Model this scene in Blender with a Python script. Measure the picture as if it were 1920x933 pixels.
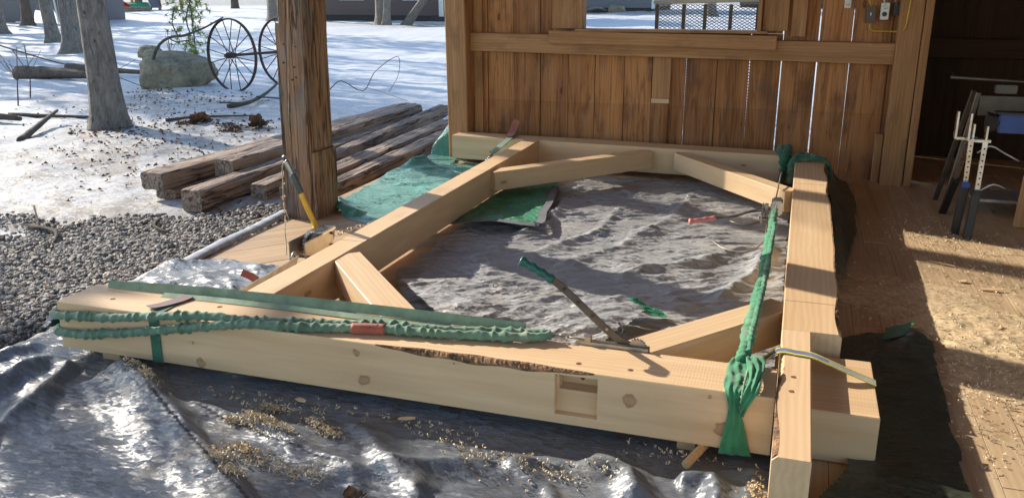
import bpy, bmesh, math, random
import numpy as np
from mathutils import Vector, Matrix
R = math.radians
rnd = random.Random(7)
for o in list(bpy.data.objects): bpy.data.objects.remove(o)
S = bpy.context.scene
col = S.collection
# ---------------------------------------------------------------- camera
cam = bpy.data.cameras.new('camera'); camo = bpy.data.objects.new('camera', cam); col.objects.link(camo)
cam.sensor_width = 36; cam.lens = 36*1620/1920; cam.clip_start = .05; cam.clip_end = 900
PITCH, ROLL, YAW = .29633251, -.00287167, -.31833984
fw = Vector((math.sin(YAW)*math.cos(PITCH), math.cos(YAW)*math.cos(PITCH), -math.sin(PITCH)))
r0 = Vector((math.cos(YAW), -math.sin(YAW), 0)); u0 = r0.cross(fw)
r1 = math.cos(ROLL)*r0+math.sin(ROLL)*u0; u1 = r1.cross(fw)
M = Matrix((r1, u1, -fw)).transposed().to_4x4(); M.translation = (0, 0, 1.65)
camo.matrix_world = M; S.camera = camo
# ---------------------------------------------------------------- sky and sun
SUN_EL, SUN_AZ = R(26.4), math.atan2(-1, .37)
W = bpy.data.worlds.new('World'); S.world = W; W.use_nodes = True
sk = W.node_tree.nodes.new('ShaderNodeTexSky'); sk.sky_type = 'NISHITA'; sk.sun_disc = False
sk.sun_elevation = SUN_EL; sk.sun_rotation = SUN_AZ; sk.air_density = 1.15; sk.dust_density = .7; sk.ozone_density = 1.6
bg = W.node_tree.nodes['Background']; W.node_tree.links.new(sk.outputs[0], bg.inputs[0]); bg.inputs[1].default_value = .15
sl = bpy.data.lights.new('sun', 'SUN'); sl.energy = 3.8; sl.angle = R(.53); sl.color = (1, .90, .76)
so = bpy.data.objects.new('sun', sl); col.objects.link(so)
sd = Vector((math.sin(SUN_AZ)*math.cos(SUN_EL), math.cos(SUN_AZ)*math.cos(SUN_EL), math.sin(SUN_EL)))
so.rotation_euler = sd.to_track_quat('Z', 'Y').to_euler(); so.location = (-8, 6, 12)
vs = S.view_settings; vs.view_transform = 'Standard'; vs.look = 'None'; vs.gamma = 1; vs.use_curve_mapping = False
vs.exposure = 1.12
S.render.engine = 'CYCLES'; S.cycles.max_bounces = 7; S.cycles.diffuse_bounces = 5; S.cycles.glossy_bounces = 3
S.cycles.caustics_reflective = False; S.cycles.caustics_refractive = False; S.cycles.sample_clamp_indirect = 6
S.cycles.use_denoising = True

# ---------------------------------------------------------------- noise (numpy)
_p = np.random.RandomState(3).permutation(512); _g = np.random.RandomState(5).uniform(0, 2*np.pi, 512)
def perlin(x, y, seed=0):
    x = np.asarray(x, float)+seed*17.37; y = np.asarray(y, float)+seed*9.13
    xi = np.floor(x).astype(int); yi = np.floor(y).astype(int); xf = x-xi; yf = y-yi
    u = xf**3*(xf*(xf*6-15)+10); v = yf**3*(yf*(yf*6-15)+10)
    def gr(ix, iy, dx, dy):
        a = _g[_p[(_p[ix & 511]+iy) & 511]]
        return np.cos(a)*dx+np.sin(a)*dy
    a = gr(xi, yi, xf, yf); b = gr(xi+1, yi, xf-1, yf); c = gr(xi, yi+1, xf, yf-1); d = gr(xi+1, yi+1, xf-1, yf-1)
    return ((a*(1-u)+b*u)*(1-v)+(c*(1-u)+d*u)*v)*1.5
def fbm(x, y, f, o=4, seed=0, gain=.5):
    s = 0; a = 1; t = 0
    for i in range(o):
        s = s+a*perlin(x*f, y*f, seed+i); t += a; a *= gain; f *= 2.03
    return s/t
def ridged(x, y, f, o=3, seed=0, gain=.5, sharp=1.6):
    s = 0; a = 1; t = 0
    for i in range(o):
        s = s+a*np.clip(1-np.abs(perlin(x*f, y*f, seed+i))*1.5, 0, 1)**sharp; t += a; a *= gain; f *= 2.1
    return s/t
def sstep(a, b, x):
    t = np.clip((np.asarray(x, float)-a)/(b-a), 0, 1); return t*t*(3-2*t)
def seg_dist(X, Y, pts):
    """distance to a polyline and the parameter 0..1 along it"""
    best = np.full(np.shape(X), 1e9); par = np.zeros(np.shape(X)); n = len(pts)-1
    for i in range(n):
        ax, ay = pts[i][:2]; bx, by = pts[i+1][:2]; dx, dy = bx-ax, by-ay
        t = np.clip(((X-ax)*dx+(Y-ay)*dy)/(dx*dx+dy*dy+1e-12), 0, 1)
        d = np.hypot(X-ax-t*dx, Y-ay-t*dy); m = d < best
        best = np.where(m, d, best); par = np.where(m, (i+t)/n, par)
    return best, par

# ---------------------------------------------------------------- materials
class Nt:
    def __init__(s, name):
        s.m = bpy.data.materials.new(name); s.m.use_nodes = True; s.t = s.m.node_tree; s.b = s.t.nodes['Principled BSDF']
    def n(s, typ, **kw):
        nd = s.t.nodes.new('ShaderNode'+typ); ins = kw.pop('ins', {})
        for k, v in kw.items(): setattr(nd, k, v)
        for k, v in ins.items():
            sk_ = nd.inputs[k]
            if hasattr(v, 'is_linked'): s.t.links.new(v, sk_)
            else: sk_.default_value = v
        return nd
    def link(s, a, b): s.t.links.new(a, b)
    def math(s, op, a, b=0., c=0., clamp=False):
        nd = s.n('Math', operation=op, use_clamp=clamp)
        for i, v in enumerate((a, b, c)):
            if hasattr(v, 'is_linked'): s.link(v, nd.inputs[i])
            else: nd.inputs[i].default_value = v
        return nd.outputs[0]
    def ramp(s, fac, stops, interp='LINEAR'):
        nd = s.n('ValToRGB'); s.link(fac, nd.inputs[0]); cr = nd.color_ramp; cr.interpolation = interp
        while len(cr.elements) < len(stops): cr.elements.new(.5)
        for e, (p, c) in zip(cr.elements, stops):
            e.position = p; e.color = (*c, 1) if len(c) == 3 else c
        return nd.outputs[0]
    def mix(s, fac, a, b, typ='MIX'):
        nd = s.n('Mix', data_type='RGBA', blend_type=typ)
        for i, v in ((0, fac), (6, a), (7, b)):
            if hasattr(v, 'is_linked'): s.link(v, nd.inputs[i])
            else: nd.inputs[i].default_value = v if i == 0 else (*v, 1)
        return nd.outputs[2]
    def coords(s, scale=(1, 1, 1), jitter=True):
        tc = s.n('TexCoord').outputs['Object']
        if jitter:
            oi = s.n('ObjectInfo').outputs['Random']; k = s.math('MULTIPLY', oi, 37.)
            cb = s.n('CombineXYZ', ins={0: k, 1: k, 2: k}).outputs[0]
            tc = s.n('VectorMath', operation='ADD', ins={0: tc, 1: cb}).outputs[0]
        return s.n('Mapping', ins={0: tc, 3: scale}).outputs[0]
    def noise(s, vec, scale, detail=4., rough=.55, dist=0.):
        return s.n('TexNoise', ins={'Vector': vec, 'Scale': scale, 'Detail': detail, 'Roughness': rough, 'Distortion': dist}).outputs[0]
    def bump(s, h, strength=.3, dist=.01, prev=None):
        nd = s.n('Bump', ins={'Strength': strength, 'Distance': dist, 'Height': h})
        if prev is not None: s.link(prev, nd.inputs['Normal'])
        return nd.outputs[0]
    def out(s, colr=None, rough=None, normal=None, **kw):
        for k, v in (('Base Color', colr), ('Roughness', rough), ('Normal', normal), *kw.items()):
            if v is None: continue
            if hasattr(v, 'is_linked'): s.link(v, s.b.inputs[k])
            else: s.b.inputs[k].default_value = (*v, 1) if isinstance(v, tuple) and len(v) == 3 else v
        return s.m

def wood(name, dark, light, rough=.6, grain=1., knots=True, knot_list=(), knot_col=(.16, .075, .035), stain=None, bumpy=.12, knot_scale=1.0, saw=0., seam=None, checks=0., tone=0., figure=.25):
    """timber whose length is local X"""
    s = Nt(name)
    v = s.coords((.5, 9, 9)); v2 = s.coords((1.6, 38, 38))
    big = s.noise(v, 1.4, 5, .55, .6); fine = s.noise(v2, 2.2, 4, .6)
    f = s.math('ADD', s.math('MULTIPLY', big, .65*grain), s.math('MULTIPLY', fine, .35*grain))
    f = s.math('ADD', f, .5-.5*grain)
    c = s.ramp(f, [(.32, dark), (.62, light)])
    cl = s.noise(s.coords((.8, 2.5, 2.5)), 1.3, 3)
    c = s.mix(s.math('MULTIPLY', s.math('SUBTRACT', cl, .45, clamp=True), 1.1), c, dark)
    fg = s.n('TexWave', wave_type='BANDS', bands_direction='Y', ins={'Vector': s.coords((.22, 1.6, 1.6)), 'Scale': 7., 'Distortion': 5.5, 'Detail': 3., 'Detail Scale': 1.2}).outputs[1]
    c = s.mix(s.math('MULTIPLY', fg, figure), c, tuple(a*.70 for a in dark))
    if tone:
        rv = s.n('ObjectInfo').outputs['Random']; k2 = s.math('FRACT', s.math('MULTIPLY', rv, 7.31))
        c = s.mix(tone, c, s.mix(k2, tuple(a*.45 for a in dark), tuple(min(1, a*1.35) for a in light)))
    tc = s.n('TexCoord').outputs['Object']
    def addk(d, c):
        m = s.ramp(d, [(0, (.9,)*3), (.3, (.6,)*3), (.55, (.75,)*3), (.8, (.85,)*3), (.9, (.6,)*3), (1., (0,)*3)])
        return s.mix(m, c, knot_col)
    if knots:
        kv = s.coords((1.3*knot_scale, 3.2*knot_scale, 3.2*knot_scale))
        vo = s.n('TexVoronoi', ins={'Vector': kv, 'Scale': 1.55, 'Randomness': 1.}).outputs['Distance']
        wob = s.noise(s.coords((9, 9, 9)), 3., 2)
        vo = s.math('ADD', vo, s.math('MULTIPLY', s.math('SUBTRACT', wob, .5), .03))
        c = addk(s.math('DIVIDE', vo, .075), c)
        halo = s.ramp(s.math('DIVIDE', vo, .3), [(0, (.45,)*3), (1., (0,)*3)])
        c = s.mix(halo, c, tuple(a*.72+b*.1 for a, b in zip(dark, knot_col)))
    for (kx, ky, kz, kr) in knot_list:
        dv = s.n('VectorMath', operation='SUBTRACT', ins={0: tc, 1: (kx, ky, kz)}).outputs[0]
        wv_ = s.n('TexNoise', ins={'Vector': tc, 'Scale': 38., 'Detail': 3.}).outputs[1]; wv_ = s.n('VectorMath', operation='SCALE', ins={0: s.n('VectorMath', operation='SUBTRACT', ins={0: wv_, 1: (.5, .5, .5)}).outputs[0], 'Scale': kr*1.1}).outputs[0]
        dw = s.n('VectorMath', operation='ADD', ins={0: dv, 1: wv_}).outputs[0]
        ln = s.n('VectorMath', operation='LENGTH', ins={0: s.n('VectorMath', operation='SCALE', ins={0: dw, 'Scale': 1/kr}).outputs[0]}).outputs['Value']
        st_ = s.n('VectorMath', operation='LENGTH', ins={0: s.n('VectorMath', operation='MULTIPLY', ins={0: dw, 1: (1/(kr*7), 1/kr, 1/(kr*.9))}).outputs[0]}).outputs['Value']
        c = addk(ln, c)
        halo = s.ramp(s.math('DIVIDE', st_, 1.5), [(0, (.55,)*3), (1., (0,)*3)])
        c = s.mix(halo, c, tuple(a*.8 for a in dark))
    if stain:
        st = s.noise(s.coords((1.2, 3, 3)), 1.7, 4, .6)
        c = s.mix(s.ramp(st, [(.52, (0,)*3), (.7, (.8,)*3)]), c, stain)
    if seam:   # tide line across boards at local x
        sx = s.n('SeparateXYZ', ins={0: tc}).outputs[0]
        ed = s.math('ADD', sx, s.math('MULTIPLY', s.noise(s.coords((4, 4, 4)), 3., 3), .03))
        mm = s.math('GREATER_THAN', ed, seam[0]+.015)
        c = s.mix(mm, s.mix(.45, c, seam[1], 'MULTIPLY'), c)
    h = s.math('ADD', s.math('MULTIPLY', fine, .6), s.math('MULTIPLY', big, .6))
    if checks:
        cn = s.noise(s.coords((.55, 11, 11)), 1.6, 3, .5, .4); cm = s.ramp(s.math('ABSOLUTE', s.math('SUBTRACT', cn, .5)), [(0, (1,)*3), (.012, (.8,)*3), (.03, (0,)*3)])
        c = s.mix(s.math('MULTIPLY', cm, checks), c, tuple(a*.18 for a in dark)); h = s.math('SUBTRACT', h, s.math('MULTIPLY', cm, 1.6*checks))
        gn = s.noise(s.coords((2, 5, 5)), 2., 5, .65); c = s.mix(s.ramp(gn, [(.45, (0,)*3), (.68, ((.55 if checks > .6 else .12),)*3)]), c, tuple(sum(light)/3*k_ for k_ in (.95, .88, .82)))
    if saw:
        wv = s.n('TexWave', wave_type='BANDS', bands_direction='X', ins={'Vector': s.coords((1, 1, 1)), 'Scale': 26., 'Distortion': 2.5, 'Detail': 2.}).outputs[1]
        h = s.math('ADD', h, s.math('MULTIPLY', wv, saw))
        c = s.mix(s.math('MULTIPLY', wv, .10*saw), c, tuple(a*.7 for a in dark))
    return s.out(c, rough, s.bump(h, bumpy, .006), **{'Specular IOR Level': .3})

PINE_D, PINE_L = (.63, .425, .24), (.75, .555, .35)
M_pine = wood('fresh_pine', PINE_D, PINE_L, .55, .8, bumpy=.10, saw=.2)
M_pine2 = wood('fresh_pine_planed', (.61, .41, .225), (.73, .535, .33), .5, .8, bumpy=.08, knot_scale=.8, saw=.3)
M_wallw = wood('barn_board', (.29, .112, .04), (.60, .285, .112), .75, 1., stain=(.17, .075, .034), bumpy=.3, knot_scale=1.0, knot_col=(.03, .015, .008), seam=(.6, (.72, .66, .6)), tone=.28, checks=.45)
M_framew = wood('barn_frame_wood', (.33, .165, .07), (.54, .30, .145), .7, 1., stain=(.23, .12, .06), bumpy=.25, knot_scale=.8, knot_col=(.05, .025, .012))
M_oldpost = wood('aged_post_wood', (.17, .092, .052), (.40, .245, .145), .8, 1.1, stain=(.09, .062, .047), checks=.9, bumpy=.9, knot_scale=.8, knot_col=(.05, .03, .02))
M_hewn = wood('hewn_old_timber', (.14, .095, .07), (.40, .29, .215), .85, 1.2, stain=(.17, .135, .115), checks=.9, tone=.15, bumpy=1., knot_scale=1.1, knot_col=(.035, .02, .014))
M_deck = wood('deck_plank_wood', (.36, .24, .14), (.52, .37, .22), .7, 1., stain=(.36, .25, .16), bumpy=.3, knot_scale=.7, knot_col=(.10, .05, .03))
M_floorw = wood('barn_floor_wood', (.40, .28, .165), (.56, .42, .26), .7, .8, stain=(.58, .46, .31), bumpy=.35, knot_scale=.7, knot_col=(.08, .04, .02))
M_shadew = wood('shaded_room_wood', (.035, .018, .009), (.075, .04, .022), .8, 1., bumpy=.3)  # board colour darkened to carry the shade of the unlit room
M_peg = wood('oak_peg', (.50, .33, .17), (.62, .43, .24), .5, .7, knots=False)

def plain(name, c, rough=.5, metal=0., bump=0., bscale=60., var=.15):
    s = Nt(name); v = s.coords((1, 1, 1)); n = s.noise(v, bscale*.25, 4)
    cc = s.mix(s.ramp(n, [(.35, (0,)*3), (.7, (1,)*3)]), tuple(a*(1-var) for a in c), tuple(min(1, a*(1+var)) for a in c))
    nn = s.bump(s.noise(v, bscale, 4), bump, .003) if bump else None
    rr = s.math('ADD', s.math('MULTIPLY', n, .2), rough-.1)
    return s.out(cc, rr, nn, Metallic=metal)
def fabric(name, c, rough=.85, scale=260., var=.3):
    s = Nt(name); v = s.coords((1, 1, 1))
    w1 = s.n('TexWave', wave_type='BANDS', bands_direction='DIAGONAL', ins={'Vector': v, 'Scale': scale, 'Distortion': .5}).outputs[1]
    n = s.noise(v, 14, 5)
    cc = s.mix(s.ramp(n, [(.3, (0,)*3), (.7, (1,)*3)]), tuple(a*(1-var) for a in c), tuple(a*(1+var) for a in c))
    d = s.noise(v, 5, 4); cc = s.mix(s.ramp(d, [(.55, (0,)*3), (.8, (.5,)*3)]), cc, (.42, .40, .30))
    wr = s.n('TexWave', wave_type='BANDS', bands_direction='Z', ins={'Vector': v, 'Scale': 9., 'Distortion': 9., 'Detail': 3., 'Detail Scale': 2.5}).outputs[1]
    nb = s.bump(s.noise(v, 130, 4, .6, .5), .35, .003)
    return s.out(cc, rough, s.bump(w1, .25, .001, nb), **{'Sheen Weight': .2})
M_sling = fabric('sling_green', (.12, .215, .145)); M_sling_bright = fabric('sling_bright_green', (.03, .20, .095))
M_sling_dark = fabric('sling_dark_green', (.025, .12, .07)); M_web_green = fabric('webbing_green', (.19, .27, .18))
M_red = fabric('tag_red', (.36, .09, .055), .7); M_maroon = fabric('tag_maroon', (.10, .035, .04), .7)
M_steel = plain('worn_steel', (.42, .40, .36), .38, .9, .2); M_dsteel = plain('dark_steel', (.13, .115, .10), .45, .8, .2)
M_zinc = plain('zinc_plate', (.62, .62, .60), .28, 1., .1); M_black = plain('black_plastic', (.02, .02, .022), .45)
M_blue = plain('blue_paint', (.02, .065, .28), .35); M_yellowgrip = plain('yellow_fibreglass', (.72, .42, .03), .35)
M_greengrip = plain('green_rubber_grip', (.015, .12, .10), .4); M_pinkgrip = plain('faded_red_grip', (.62, .22, .20), .45)
M_darkgrip = plain('dark_grey_grip', (.07, .085, .09), .5); M_rope = fabric('string_jute', (.5, .42, .30)); M_cable = plain('wire_cable', (.28, .24, .19), .45, .7)
M_rust = plain('rusty_iron', (.075, .05, .04), .75, .3, .5); M_white = plain('white_paint', (.75, .75, .73), .4)
M_boxmetal = plain('galvanised_box', (.45, .45, .43), .4, .7); M_brownplate = plain('brown_plate', (.10, .06, .04), .4)
M_yellowcable = plain('yellow_cable', (.62, .42, .04), .4); M_yel = fabric('strap_yellow', (.60, .55, .05), .7); M_sblue = fabric('strap_blue', (.06, .09, .28), .7); M_sgrey = fabric('strap_grey', (.42, .41, .38), .7)

def tarp_mat(name, c1, c2, dust, dustamt=.5, rough=.42, metal=.35, back=None, crk=.5, sc=1., bd=.5):
    s = Nt(name); v = s.coords((1, 1, 1), False)
    n = s.noise(v, 2.2, 5, .6); c = s.mix(s.ramp(n, [(.3, (0,)*3), (.7, (1,)*3)]), c1, c2)
    d = s.noise(v, 3.1, 6, .65, .6); dm = s.ramp(d, [(.62-.25*dustamt, (0,)*3), (.85-.2*dustamt, (.85,)*3)])
    c = s.mix(dm, c, dust)
    geo = s.n('NewGeometry').outputs['Backfacing']
    if back: c = s.mix(geo, c, back)
    def facets(scl, rot, st):
        vm = s.n('Mapping', ins={0: v, 2: (0, 0, rot), 3: (1, st, 1)}).outputs[0]
        wob = s.n('VectorMath', operation='SCALE', ins={0: s.n('TexNoise', ins={'Vector': vm, 'Scale': scl*.4, 'Detail': 2.}).outputs[1], 'Scale': .5/scl*1.6}).outputs[0]
        vm = s.n('VectorMath', operation='ADD', ins={0: vm, 1: wob}).outputs[0]
        vo = s.n('TexVoronoi', ins={'Vector': vm, 'Scale': scl}); d = s.n('VectorMath', operation='SUBTRACT', ins={0: vm, 1: vo.outputs['Position']}).outputs[0]
        r_ = s.n('VectorMath', operation='SUBTRACT', ins={0: vo.outputs['Color'], 1: (.5, .5, .5)}).outputs[0]
        return s.math('MULTIPLY', s.n('VectorMath', operation='DOT_PRODUCT', ins={0: d, 1: r_}).outputs['Value'], 1.)
    h = s.math('ADD', s.math('MULTIPLY', facets(8*sc, .5, 3.2), .55), s.math('ADD', s.math('MULTIPLY', facets(20*sc, -.3, 2.6), .8), s.math('MULTIPLY', facets(50*sc, .6, 1.8), .9)))
    rr = s.math('ADD', rough, s.math('MULTIPLY', dm, .35))
    return s.out(c, rr, s.bump(h, min(1, crk*1.3), bd), Metallic=metal)
M_tarp = tarp_mat('silver_tarp', (.10, .115, .14), (.17, .19, .22), (.16, .14, .11), .36, .40, .08, back=(.03, .16, .10), crk=.6, bd=.30)
M_tarpin = tarp_mat('grey_tarp_dusty', (.28, .285, .295), (.41, .415, .42), (.38, .36, .325), .45, .42, .06, back=(.03, .16, .10), crk=.75, sc=1.2, bd=.30)
M_tarpg = tarp_mat('green_tarp', (.035, .18, .13), (.075, .28, .21), (.17, .31, .25), .35, .40, 0., back=(.30, .31, .32), crk=.5, bd=.4)
M_tarpgb = tarp_mat('bright_green_tarp', (.02, .19, .10), (.04, .27, .15), (.16, .26, .19), .3, .40, 0., back=(.30, .31, .32), crk=.5)
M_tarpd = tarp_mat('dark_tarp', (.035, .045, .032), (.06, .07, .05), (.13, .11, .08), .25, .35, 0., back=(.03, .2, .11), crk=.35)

def snow_mat():
    s = Nt('snow_ground'); v = s.coords((1, 1, 1), False)
    lit = s.n('Attribute', attribute_name='litter').outputs['Fac']; grv = s.n('Attribute', attribute_name='gravel').outputs['Fac']
    n1 = s.noise(v, 1.6, 6, .68, .4); n2 = s.noise(s.n('Mapping', ins={0: v, 3: (1, 2.2, 1)}).outputs[0], 6.5, 5, .7)
    f = s.math('ADD', s.math('ADD', s.math('MULTIPLY', n1, .55), s.math('MULTIPLY', n2, .45)), s.math('MULTIPLY', s.math('SUBTRACT', lit, .5), .5))
    n3 = s.noise(v, 26., 4, .7); f = s.math('ADD', f, s.math('MULTIPLY', s.math('SUBTRACT', n3, .5), .22)); m = s.ramp(f, [(.575, (0,)*3), (.64, (.9,)*3)])
    leaf = s.n('TexVoronoi', ins={'Vector': v, 'Scale': 22.}).outputs['Color']
    lc = s.ramp(s.n('SeparateXYZ', ins={0: leaf}).outputs[0], [(0, (.10, .07, .048)), (.5, (.20, .15, .105)), (1, (.30, .24, .18))])
    lc = s.mix(s.noise(v, 2.5, 3), lc, (.22, .21, .20))
    sn = s.mix(s.noise(v, .9, 4), (.46, .485, .52), (.55, .565, .585))
    thin = s.math('ADD', s.math('ADD', s.math('MULTIPLY', n2, .5), s.math('MULTIPLY', n3, .5)), s.math('MULTIPLY', s.math('SUBTRACT', lit, .42), .55))
    sn = s.mix(s.ramp(thin, [(.46, (0,)*3), (.66, (.75,)*3)]), sn, (.26, .24, .22))
    c = s.mix(m, sn, lc)
    gc = s.mix(s.noise(v, 30, 4), (.14, .115, .085), (.30, .25, .18)); c = s.mix(grv, c, gc)
    h = s.math('ADD', s.math('MULTIPLY', s.noise(v, 5, 6, .6), 1.), s.math('MULTIPLY', m, -.25))
    return s.out(c, .6, s.bump(h, .5, .05), **{'Subsurface Weight': 0.})
M_snow = snow_mat()
def stone_mat():
    s = Nt('gravel_stones'); a = s.n('Attribute', attribute_name='tone').outputs['Fac']; v = s.coords((1, 1, 1), False)
    c = s.ramp(a, [(0, (.11, .10, .09)), (.45, (.23, .21, .19)), (.8, (.38, .33, .265)), (1, (.52, .42, .30))])
    c = s.mix(s.math('MULTIPLY', s.noise(v, 70, 4), .6), c, (.12, .12, .12))
    return s.out(c, .75, s.bump(s.noise(v, 120, 3), .3, .004))
M_stone = stone_mat()
def bark_mat(name, d, l, sc=1.):
    s = Nt(name); v = s.coords((9*sc, 9*sc, 1.8*sc)); n = s.noise(v, 2.6, 7, .7, 1.2); n2 = s.noise(s.coords((1, 1, 1)), 4, 4)
    c = s.ramp(n, [(.3, d), (.65, l)]); sp = s.n('TexVoronoi', ins={'Vector': s.coords((3, 3, 2.)), 'Scale': 2.4}).outputs['Distance']
    c = s.mix(s.ramp(sp, [(.08, (.85,)*3), (.17, (0,)*3)]), c, (.03, .027, .025)); c = s.mix(s.ramp(n2, [(.5, (0,)*3), (.75, (.5,)*3)]), c, tuple(x*1.25 for x in l))
    return s.out(c, .9, s.bump(n, 1., .05))
M_bark = bark_mat('grey_bark', (.07, .062, .055), (.29, .255, .22)); M_bark2 = bark_mat('brown_bark', (.06, .045, .035), (.17, .13, .10)); M_twig = bark_mat('twig_bark', (.07, .055, .045), (.17, .14, .11), 2.)
M_needle = plain('pine_needles', (.22, .27, .06), .7, var=.4); M_dneedle = plain('dark_needles', (.025, .05, .018), .8, var=.4)
def rock_mat():
    s = Nt('boulder_stone'); v = s.coords((1, 1, 1)); n = s.noise(v, 3, 7, .65); c = s.ramp(n, [(.3, (.15, .13, .09)), (.55, (.30, .26, .18)), (.75, (.42, .37, .28))])
    nz = s.n('SeparateXYZ', ins={0: s.n('NewGeometry').outputs['Normal']}).outputs[2]
    n2 = s.noise(v, 14, 6, .7); c = s.mix(s.ramp(n2, [(.5, (0,)*3), (.68, (.7,)*3)]), c, (.09, .085, .065)); return s.out(c, .9, s.bump(s.math('ADD', n, s.math('MULTIPLY', n2, .5)), 1., .09))
M_rock = rock_mat()
M_leafdry = plain('dry_leaf', (.16, .085, .045), .8, var=.6); M_shav = plain('wood_shaving', (.62, .50, .32), .6, var=.35); M_sawdust = plain('sawdust', (.60, .46, .28), .9, bump=.8, bscale=160, var=.25)
M_barkw = plain('wane_bark', (.22, .125, .065), .9, bump=.9, bscale=90, var=.7)
def siding(name, c):
    s = Nt(name); wv = s.n('TexWave', wave_type='BANDS', bands_direction='Z', wave_profile='SAW', ins={'Vector': s.coords((1, 1, 1)), 'Scale': 1.6}).outputs[1]
    return s.out(s.mix(s.noise(s.coords((1, 1, 4)), 3, 3), tuple(a*.85 for a in c), tuple(a*1.12 for a in c)), .6, s.bump(wv, .5, .03))
M_brown = siding('brown_siding', (.115, .085, .08)); M_grey = siding('grey_siding', (.17, .175, .19)); M_glass = plain('window_glass', (.03, .035, .045), .08)
M_found = plain('foundation', (.05, .045, .04), .8); M_roofm = plain('roof_shingle', (.05, .048, .046), .9)
M_strip = plain('grey_strip', (.30, .31, .34), .55, bump=.3, var=.3)
M_redp = plain('red_slide_plastic', (.55, .06, .035), .4); M_bluep = plain('blue_slide_plastic', (.03, .17, .50), .4); M_greenp = plain('green_plastic', (.03, .30, .16), .4); M_greyp = plain('grey_canvas', (.15, .15, .165), .7)

# ---------------------------------------------------------------- mesh helpers
def mesh(name, v, f, m, smooth=False):
    me = bpy.data.meshes.new(name); me.from_pydata([tuple(x) for x in v], [], [tuple(x) for x in f])
    if m: me.materials.append(m)
    if smooth: me.polygons.foreach_set('use_smooth', [True]*len(me.polygons))
    me.update(); return me
def tag(o, label=None, cat=None, group=None, kind=None):
    for k, x in (('label', label), ('category', cat), ('group', group), ('kind', kind)):
        if x: o[k] = x
    return o
def put(name, me, parent=None, mat4=None):
    o = bpy.data.objects.new(name, me); col.objects.link(o)
    W_ = mat4 if mat4 is not None else Matrix.Identity(4)
    if parent: o.parent = parent; o.matrix_local = WORLD[parent].inverted() @ W_
    else: o.matrix_local = W_
    WORLD[o] = W_.copy(); return o
WORLD = {}
def obj(name, v, f, m, parent=None, smooth=False, origin=None):
    """vertices in world space; the origin goes to the base centre"""
    v = np.asarray(v, float)
    if origin is None:
        lo, hi = v.min(0), v.max(0); origin = ((lo[0]+hi[0])/2, (lo[1]+hi[1])/2, lo[2])
    o = np.asarray(origin)
    return put(name, mesh(name, v-o, f, m, smooth), parent, Matrix.Translation(Vector(o)))
def empty(name, loc):
    o = bpy.data.objects.new(name, None); col.objects.link(o); o.location = loc; o.empty_display_size = .1
    WORLD[o] = Matrix.Translation(Vector(loc)); return o
def frame_mat(p0, p1, up=(0, 0, 1)):
    p0, p1 = Vector(p0), Vector(p1); x = (p1-p0).normalized(); z = Vector(up); z = (z-x*z.dot(x)).normalized(); y = z.cross(x)
    m = Matrix((x, y, z)).transposed().to_4x4(); m.translation = p0; return m, (p1-p0).length
def beam_geo(L, w, h, ch=.004, n=1, wob=0., seed=0, cuts=None, taper=0.):
    """local box along X, centred in Y, z 0..h; cuts: {corner: fn(t)} chamfer, corners 0=-y bottom 1=+y bottom 2=+y top 3=-y top"""
    v = []; f = []; rr = random.Random(seed)
    ph = [[rr.uniform(0, 6.28) for _ in range(6)] for _ in range(4)]
    for i in range(n+1):
        t = i/n; x = t*L; cs = []
        sc = 1-taper*t
        for k, (sy, sz) in enumerate(((-1, 0), (1, 0), (1, 1), (-1, 1))):
            c = ch if not cuts or k not in cuts else max(ch, cuts[k](t))
            wy = wob*(math.sin(x*2.1+ph[k][0])+.6*math.sin(x*5.3+ph[k][1])+.4*math.sin(x*11+ph[k][4])); wz = wob*(math.sin(x*1.7+ph[k][2])+.6*math.sin(x*4.7+ph[k][3])+.4*math.sin(x*13+ph[k][5]))
            cy = sy*w/2*sc+wy; cz = sz*h*sc+wz if sz else wz*.5
            inw_y = -sy*c; inw_z = (1 if sz == 0 else -1)*c
            a = (x, cy+inw_y, cz); b = (x, cy, cz+inw_z)
            cs += [a, b] if k in (1, 3) else [b, a]
        v += cs
    m = 8
    for i in range(n):
        for k in range(m):
            a = i*m+k; b = i*m+(k+1) % m; f.append((a, b, b+m, a+m))
    f.append(tuple(range(m-1, -1, -1))); f.append(tuple(n*m+k for k in range(m)))
    f = [tuple(reversed(q)) for q in f] if False else f
    return v, f
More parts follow.
